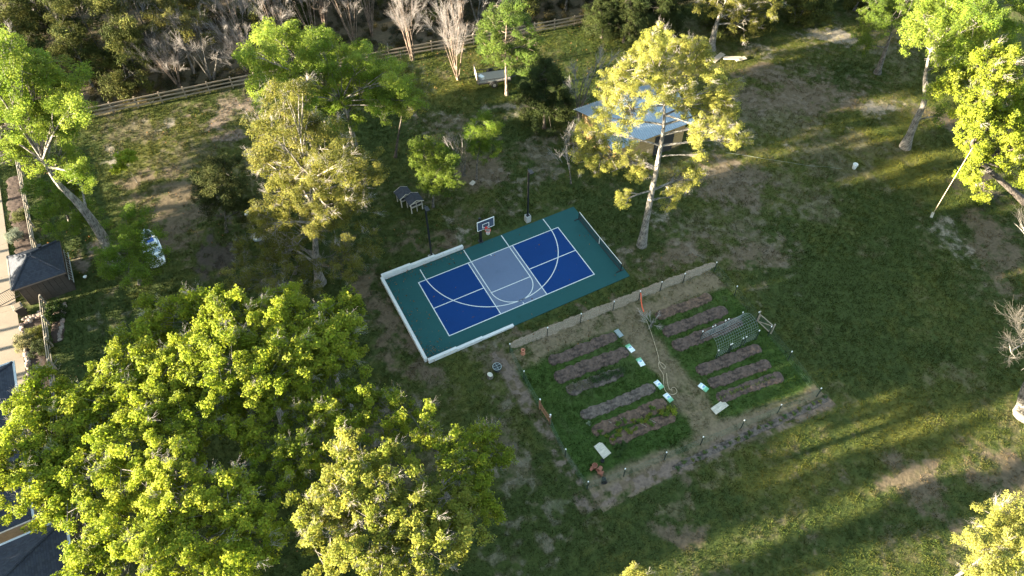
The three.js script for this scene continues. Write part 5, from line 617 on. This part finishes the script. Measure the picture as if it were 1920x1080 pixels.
// ---------------------------------------------------------------- plants
function plant(name, label, x, z, s, g, c, group, category = 'plant') { const gg = GEO[g], m = new THREE.Mesh(gg, plantMat(c)); m.name = numbered(name); m.position.set(x, s * 0.5, z); m.scale.set(s, s * 0.85, s); m.rotation.y = x * 7 + z * 3; shade(m); scene.add(m); return tag(m, label, category, group); }
const pmc = {}; function plantMat(c) { const k = c.join(); return pmc[k] ??= Object.assign(leafMat.clone(), { color: rgb(...c) }); }
{
  const r = rng(606);
  for (let k = 0; k < 16; k++) { const t = k / 15; plant('seedling', 'pale green seedling in the row beside the long board', lerp(8.7, 13.2, t), lerp(17.5, 18.0, t) + (r() - 0.5) * 0.12, 0.19 + r() * 0.07, 'broad', [0.14, 0.18, 0.07], 'seedlings in the near bed'); }
  for (let k = 0; k < 9; k++) { const t = k / 8; plant('bushy_plant', 'bushy dark green plant in the narrow brown bed', lerp(1.0, 3.4, t), lerp(11.9, 12.15, t) + (r() - 0.5) * 0.4, 0.4 + r() * 0.14, 'needle', [0.05, 0.09, 0.035], 'bushy plants in the narrow bed'); }
  for (let k = 0; k < 9; k++) { const t = k / 8; plant('withered_plant', 'grey withered plant in the narrow brown bed', lerp(-0.9, 0.9, t), lerp(11.75, 11.9, t) + (r() - 0.5) * 0.5, 0.32 + r() * 0.1, 'needle', [0.2, 0.185, 0.15], 'withered plants in the narrow bed'); }
  for (let k = 0; k < 24; k++) { const t = k / 23; plant('leafy_plant', 'yellow-green leafy plant sprawling along the ragged bed', lerp(-0.6, 4.7, t) + (r() - 0.5) * 0.3, lerp(16.3, 16.4, t) + (r() - 0.5) * 1.1, 0.22 + r() * 0.18, 'broad', [[0.1, 0.14, 0.18][k % 3], [0.17, 0.2, 0.21][k % 3], 0.03], 'leafy plants in the ragged bed'); }
  plant('leafy_plant', 'brightest lime green plant at the path end of the ragged bed', 4.85, 16.95, 0.48, 'broad', [0.2, 0.26, 0.03], 'leafy plants in the ragged bed'); plant('leafy_plant', 'pale blue-green plant at the end of the greyish bed', -1.05, 14.75, 0.24, 'broad', [0.22, 0.28, 0.22]);
  for (let k = 0; k < 7; k++) plant('leafy_plant', 'dark leafy clump beside the western board', -0.6 + r() * 1.3, 17.15 + r() * 0.7, 0.26 + r() * 0.12, 'broad', [0.06, 0.11, 0.03], 'dark clumps by the western board');
  for (let k = 0; k < 22; k++) { const t = (k + r() * 0.6) / 22; plant('border_plant', 'small green plant in the border outside the near fence', lerp(2.5, 16, t), lerp(20.5, 21.3, t) + (r() - 0.5) * 0.35, 0.16 + r() * 0.14, 'broad', [[0.07, 0.1, 0.14][k % 3], [0.13, 0.15, 0.17][k % 3], 0.05], 'plants in the outer border'); }
  const bl = []; for (let q = 0; q < 4; q++) bl.push([7.95 + (r() - 0.5) * 0.9, 0.45 + r() * 0.3, 9.7 + (r() - 0.5) * 0.8, 0.4]); tree('bare', 'pale leafless shrub at the head of the garden path', 7.95, 9.75, bl, { name: 'bare_shrub', category: 'shrub', r: 0.03, stems: 5, pr: 0.5, twigMat: BARK.twig });
}
// stakes lying on the reddish bed
[[0.3, 15.35, 0.9], [1.2, 15.5, 1.0], [2.2, 16.5, 0.8], [3.0, 16.6, 0.85]].forEach(([x, z, l], k) => tag(S().bar([x, 0.17, z], [x + 0.28, 0.15, z + l * 0.6], 0.016, 5).build('garden_stake', M.weathered), ['thin pale stake across the west end of the reddish bed', 'thin pale stake across the middle of the reddish bed', 'thin pale stake across the ragged bed', 'thin pale stake near the path end of the ragged bed'][k], 'stake'));

// ---------------------------------------------------------------- border beside the driveway
mound('mulch_border', 'dark mulched border with shrubs between driveway and pale fence', 'flower bed', [-35.6, -14.2], [-35.7, -5.5], 1.6, 0.06, M.mulch, 301); mound('mulch_border', 'dark mulched border on the far side of the shed', 'flower bed', [-35.4, -33], [-35.5, -19.9], 1.5, 0.06, M.mulch, 305); mound('mulch_border', 'dark mulched wedge on the lawn side of the pale fence', 'flower bed', [-33.6, -15.0], [-34.1, -10.8], 0.9, 0.06, M.mulch, 307);
{ // stone edging, each stone its own piece
  const r = rng(88), sg = [0, 1, 2].map(k => { const g = new THREE.IcosahedronGeometry(0.16, 1), p = g.attributes.position; for (let i = 0; i < p.count; i++) { const s = 0.75 + 0.5 * noise(p.getX(i) * 9 + k * 7, p.getY(i) * 9 + p.getZ(i) * 5); p.setXYZ(i, p.getX(i) * s * 1.25, p.getY(i) * s * 0.8, p.getZ(i) * s); } g.computeVertexNormals(); return g; }), sm = [mat(0.3, 0.2, 0.16, 0.9, { map: speck }), mat(0.24, 0.18, 0.15, 0.9, { map: speck }), mat(0.33, 0.26, 0.22, 0.9, { map: speck })];
  const row = (label, pts) => { const t = thing('stone_edging', label, 'stone edging'); for (const [x, z] of pts) { const m = piece(sg[Math.floor(r() * 3)], 'stone', sm[Math.floor(r() * 3)], t, x + (r() - 0.5) * 0.12, 0.09, z + (r() - 0.5) * 0.1, r() * 6.28); m.scale.setScalar(0.75 + r() * 0.5); } };
  const a = [], b = [], c = []; for (let k = 0; k < 34; k++) a.push([-36.42, -13.9 + k * 0.27]); for (let k = 0; k < 16; k++) b.push([lerp(-33.1, -33.95, k / 15), lerp(-14.6, -11.0, k / 15)]); for (let k = 0; k < 26; k++) c.push([lerp(-36.2, -34.8, r()), lerp(-14.6, -14.0, r())]);
  row('row of pinkish stones edging the driveway border', a); row('curved line of small stones edging the mulched wedge', b); row('cluster of pink stones at the foot of the shed', c);
}
function shrub(label, x, z, s, g, c) { const t = thing('garden_shrub', label, 'shrub', [x, 0, z]); const r = rng(Math.floor(x * 77 + z * 13 + 9000)); S().tube([V(0, -0.05, 0), V(0, s * 0.6, 0)], [0.04, 0.02], 5).tube([V(0, 0.1, 0), V(s * 0.4, s * 0.8, 0.1)], [0.03, 0.015], 4).build('stem', BARK.grey, t); const n = Math.round(26 * s * s), im = new THREE.InstancedMesh(GEO[g], leafMat, n), m4 = new THREE.Matrix4(), cc = new THREE.Color(); for (let k = 0; k < n; k++) { const d = V(r() * 2 - 1, r(), r() * 2 - 1).normalize().multiplyScalar(s * (0.4 + 0.5 * r())), q = 0.3 + r() * 0.18; m4.compose(V(d.x, d.y * 0.9 + s * 0.25, d.z), q4.setFromAxisAngle(UP, r() * 6.28), V(q, q, q)); im.setMatrixAt(k, m4); const h = 0.8 + 0.4 * r(); im.setColorAt(k, cc.setRGB(c[0] * h, c[1] * h, c[2] * h)); } im.name = 'crown'; im.userData.kind = 'stuff'; shade(im); t.add(im); }
shrub('pale silvery shrub overhanging the driveway edge', -36.2, -11.7, 1.0, 'fine', [0.2, 0.2, 0.11]); shrub('yellow-green shrub in the middle of the driveway border', -35.5, -12.0, 0.9, 'fine', [0.12, 0.135, 0.03]); shrub('dark green shrub against the pale fence in the border', -35.1, -10.3, 0.95, 'fine', [0.035, 0.05, 0.015]); shrub('glossy green shrub between the pale fence and the shed corner', -33.9, -13.7, 1.0, 'broad', [0.045, 0.075, 0.018]); shrub('grey-blue shrub in the border beyond the shed', -35.9, -23.9, 1.0, 'needle', [0.16, 0.19, 0.17]); shrub('small green shrub beside the far border fence', -35.2, -26.5, 0.8, 'fine', [0.08, 0.095, 0.03]);

// ---------------------------------------------------------------- trailer, boat, hutches, floodlight and small things
{
  const t = thing('utility_trailer', 'low wooden-decked utility trailer with raised tailgate by the fence', 'trailer', [11.3, 0, -24.75], -0.27);
  for (let k = 0; k < 8; k++) S().rbox(3.4, 0.05, 0.205, 0, 0.62, -0.77 + k * 0.22, 0.008).build('deck_board', M.weathered, t);
  S().rbox(3.5, 0.12, 0.08, 0, 0.55, -0.92, 0.01).rbox(3.5, 0.12, 0.08, 0, 0.55, 0.92, 0.01).rbox(0.08, 0.12, 1.76, 1.74, 0.55, 0, 0.01).bar([1.7, 0.55, 0.5], [2.9, 0.5, 0], 0.05).bar([1.7, 0.55, -0.5], [2.9, 0.5, 0], 0.05).build('chassis', M.blackIron, t);
  const rl = S(); for (const s of [-1, 1]) { rl.rbox(3.5, 0.06, 0.05, 0, 0.98, s * 0.94, 0.008); for (let k = 0; k < 5; k++) rl.rbox(0.05, 0.4, 0.05, -1.7 + k * 0.85, 0.78, s * 0.94, 0.006); } rl.build('side_rail', M.blackIron, t);
  const g = S().rbox(0.06, 1.15, 1.85, -1.82, 1.15, 0, 0.01, 0, 0, 0.06).build('tailgate', M.weathered, t); S().rbox(0.08, 0.07, 1.9, -1.85, 1.72, 0, 0.01).rbox(0.08, 1.1, 0.06, -1.86, 1.15, 0.9, 0.01).rbox(0.08, 1.1, 0.06, -1.86, 1.15, -0.9, 0.01).build('frame', M.blackIron, g);
  for (const s of [-1, 1]) { const w = S().tube([V(-0.1, 0.34, s * 1.0), V(-0.1, 0.34, s * 1.2)], 0.34, 18, true).build('wheel', M.rubber, t); S().tube([V(-0.1, 0.34, s * 1.19), V(-0.1, 0.34, s * 1.212)], 0.17, 12, true).build('rim', M.steel, w); const fd = []; for (let k = 0; k <= 8; k++) { const a = k / 8 * Math.PI; fd.push(V(-0.1 - Math.cos(a) * 0.46, 0.38 + Math.sin(a) * 0.42, s * 1.1)); } S().tube(fd, 0.06, 5).build('fender', M.blackIron, t); }
  tag(S().rbox(0.4, 0.34, 0.55, 9.98, 0.82, -24.9, 0.03, 0.3).rbox(0.44, 0.04, 0.58, 9.98, 1.005, -24.9, 0.012, 0.3).build('storage_box', M.white), 'white box standing on the trailer deck at its tailgate', 'box');
}
{ // small boat under the trees
  const t = thing('small_boat', 'small white boat with blue inside lying under the shaded tree', 'boat', [-25.55, 0.0, -17.2], 0.04); const prof = [[-2.35, 0.02], [-2.0, 0.34], [-1.4, 0.6], [-0.5, 0.74], [0.8, 0.78], [2.2, 0.7]];
  const s = S(), inn = S(), rows = prof.length, ring = (z, w, y0, k) => [[-w, 0.55 - k, z], [-w * 0.85, 0.2 + y0, z], [0, 0.05 + y0, z], [w * 0.85, 0.2 + y0, z], [w, 0.55 - k, z]];
  for (let i = 0; i + 1 < rows; i++) { const a = ring(...prof[i], 0, 0), b = ring(...prof[i + 1], 0, 0), c = ring(prof[i][0], Math.max(prof[i][1] - 0.07, 0.01), 0.06, 0), d = ring(prof[i + 1][0], prof[i + 1][1] - 0.07, 0.06, 0); for (let j = 0; j < 4; j++) { s.quad(a[j], a[j + 1], b[j + 1], b[j]); inn.quad(c[j], d[j], d[j + 1], c[j + 1]); } s.quad(a[0], b[0], d[0], c[0]); s.quad(a[4], c[4], d[4], b[4]); }
  const e = ring(2.2, 0.7, 0, 0); s.quad(e[0], e[1], e[2], e[2]).quad(e[0], e[2], e[4], e[4]).quad(e[2], e[3], e[4], e[4]); s.box(1.2, 0.06, 1.0, 0, 0.5, -1.0 + 0.35).box(1.3, 0.06, 0.6, 0, 0.5, 1.85);
  s.build('hull', new THREE.MeshStandardMaterial({ color: rgb(0.8, 0.8, 0.79), roughness: 0.35, side: THREE.DoubleSide }), t); inn.build('inner_liner', new THREE.MeshStandardMaterial({ color: rgb(0.45, 0.55, 0.62), roughness: 0.5, side: THREE.DoubleSide }), t);
  S().rbox(0.8, 0.03, 0.5, 0, 0.56, -0.75, 0.01).build('blue_cover', M.blue, t);
  for (const z of [0.2, 1.0]) S().rbox(1.36, 0.05, 0.26, 0, 0.46, z, 0.01).build('seat', M.white, t);
}
function hutch(label, x, z, w, d, turn) {
  const t = thing('garden_hutch', label, 'hutch', [x, 0, z], turn, 'pair of hutches behind the court'), cr = mat(0.6, 0.56, 0.48, 0.8, { map: woodTex }), he = 1.18, hr = 1.46;
  for (const sx of [-1, 1]) for (const sz of [-1, 1]) S().rbox(0.08, he, 0.08, sx * (w / 2 - 0.06), he / 2, sz * (d / 2 - 0.06), 0.008).build('leg', cr, t);
  for (const sz of [-1, 1]) { S().rbox(w - 0.2, 0.07, 0.05, 0, 0.68, sz * (d / 2 - 0.06), 0.006).rbox(w - 0.2, 0.07, 0.05, 0, 1.12, sz * (d / 2 - 0.06), 0.006).build('rail', cr, t); S().rbox(0.06, 1.1, 0.05, 0, 0.57, sz * (d / 2 - 0.06), 0.006).build('upright', cr, t); }
  S().box(w - 0.16, 0.04, d - 0.14, 0, 0.64, 0).build('floor_panel', cr, t); S().box(w - 0.24, 0.4, d - 0.3, 0, 0.87, -0.05).build('wire_cage', mat(0.02, 0.02, 0.022, 0.8), t);
  const sl = Math.hypot(w / 2 + 0.1, hr - he + 0.05), a = Math.atan2(hr - he + 0.05, w / 2 + 0.1); for (const s of [-1, 1]) { const m = S().box(sl, 0.04, d + 0.14, 0, 0, 0).build('roof_slope', M.shingle, t); m.position.set(s * (w / 4 + 0.05), (he + hr) / 2 + 0.01, 0); m.rotation.z = -s * a; for (const q of [-1, 1]) { const b = S().box(sl, 0.07, 0.03, 0, 0.0, q * (d / 2 + 0.088)).build('barge_board', cr, m); } }
}
hutch('front one of the two small raised hutches with dark gable roof', -3.52, -11.2, 1.2, 1.0, 0.05); hutch('rear one of the two small raised hutches, partly behind the other', -4.05, -12.35, 1.15, 1.0, 0.08);
{
  const t = thing('floodlight_post', 'thin wooden post with white floodlight beside the olive tree', 'floodlight', [-17.18, 0, -14.32]); S().tube([V(0, 0, 0), V(0, 3.5, 0)], [0.07, 0.055], 8, true).build('post', M.weathered, t); S().tube([V(0, 0, 0), V(0, 0.9, 0)], [0.42, 0.07], 10, true).build('guard', mat(0.4, 0.47, 0.52, 0.5, { metalness: 0.3 }), t);
  const h = S().add(lathe([[0, 0], [0.12, 0.02], [0.17, 0.14], [0.16, 0.15], [0, 0.06]], 14), new THREE.Matrix4().compose(V(-0.08, 3.4, 0.16), q4.setFromEuler(new THREE.Euler(2.3, 0, 0)), V(1.2, 1.2, 1.2))).add(lathe([[0, 0], [0.12, 0.02], [0.17, 0.14], [0.16, 0.15], [0, 0.06]], 14), new THREE.Matrix4().compose(V(0.14, 3.42, 0.1), q4.setFromEuler(new THREE.Euler(2.1, 0.8, 0)), V(1.2, 1.2, 1.2))).build('lamp_head', M.white, t); S().bar([0, 3.3, 0], [0.02, 3.42, 0.12], 0.03).build('bracket', M.white, h);
}
{ const t = thing('white_bucket', 'white plastic bucket standing alone on the far lawn', 'bucket', [35.35, 0, 3.45]); S().add(lathe([[0, 0], [0.17, 0], [0.215, 0.5], [0.235, 0.5], [0.235, 0.54], [0.2, 0.54], [0.16, 0.04], [0, 0.04]])).build('body', M.white, t); S().tube(new THREE.CatmullRomCurve3([V(-0.23, 0.5, 0), V(-0.12, 0.42, 0.24), V(0.12, 0.42, 0.24), V(0.23, 0.5, 0)]).getPoints(12), 0.012, 5).build('handle', M.steel, t); }
{ const t = thing('rope_swing', 'long tan rope swing with wooden bar seat hanging from the bright tree', 'swing', [36.55, 0, 11.6]); S().tube([V(0, 0.55, 0), V(0.3, 3.8, -0.2), V(0.95, 7.6, -0.55)], 0.022, 6, true).build('rope', M.rope, t); S().rbox(0.75, 0.07, 0.22, 0, 0.52, 0, 0.02, 0.5).bar([0, 0.4, 0], [0, 0.56, 0], 0.05).build('seat', mat(0.5, 0.46, 0.4, 0.85, { map: woodTex }), t); }
{ // loose planks, a slab and a bowl
  const r = rng(5); [[35.0, -16.9, 2.1, 0.62, 0.35, 'long grey plank lying on the heap near the stout trunk'], [36.3, -16.0, 1.9, 0.6, -0.5, 'broad tan plank crossing the heap near the stout trunk'], [36.9, -15.4, 1.3, 0.55, -0.15, 'short tan plank at the lawn end of the heap'], [35.9, -15.8, 1.7, 0.2, -0.6, 'narrow plank along the near side of the heap']].forEach(([x, z, l, w, a, lb], k) => { const o = S().rbox(l, 0.06, w, 0, 0, 0, 0.012).build('loose_plank', mat(0.5 - k * 0.02, 0.42, 0.34, 0.9, { map: woodTex })); o.position.set(x, 0.05 + k * 0.062, z); o.rotation.set(0, a, 0.02 * (k - 1)); tag(o, lb, 'plank'); });
  tag(S().rbox(0.55, 0.09, 0.4, 2.5, 0.06, -11.7, 0.012, 0.5, 0.12).build('paving_slab', mat(0.52, 0.45, 0.37, 0.9, { map: speck })), 'pale tan slab lying beside the thin trunk behind the court', 'slab');
  tag(S().add(lathe([[0, 0], [0.1, 0.01], [0.16, 0.12], [0.15, 0.13], [0.09, 0.04], [0, 0.04]]), new THREE.Matrix4().makeTranslation(-31.2, 0.01, -16.75)).build('white_bowl', M.white), 'white bowl on the ground beside the shed ladder', 'bowl');
}
scene.traverse(o => { if (o.isMesh) o.castShadow = o.receiveShadow = true; });
renderer.render(scene, camera);
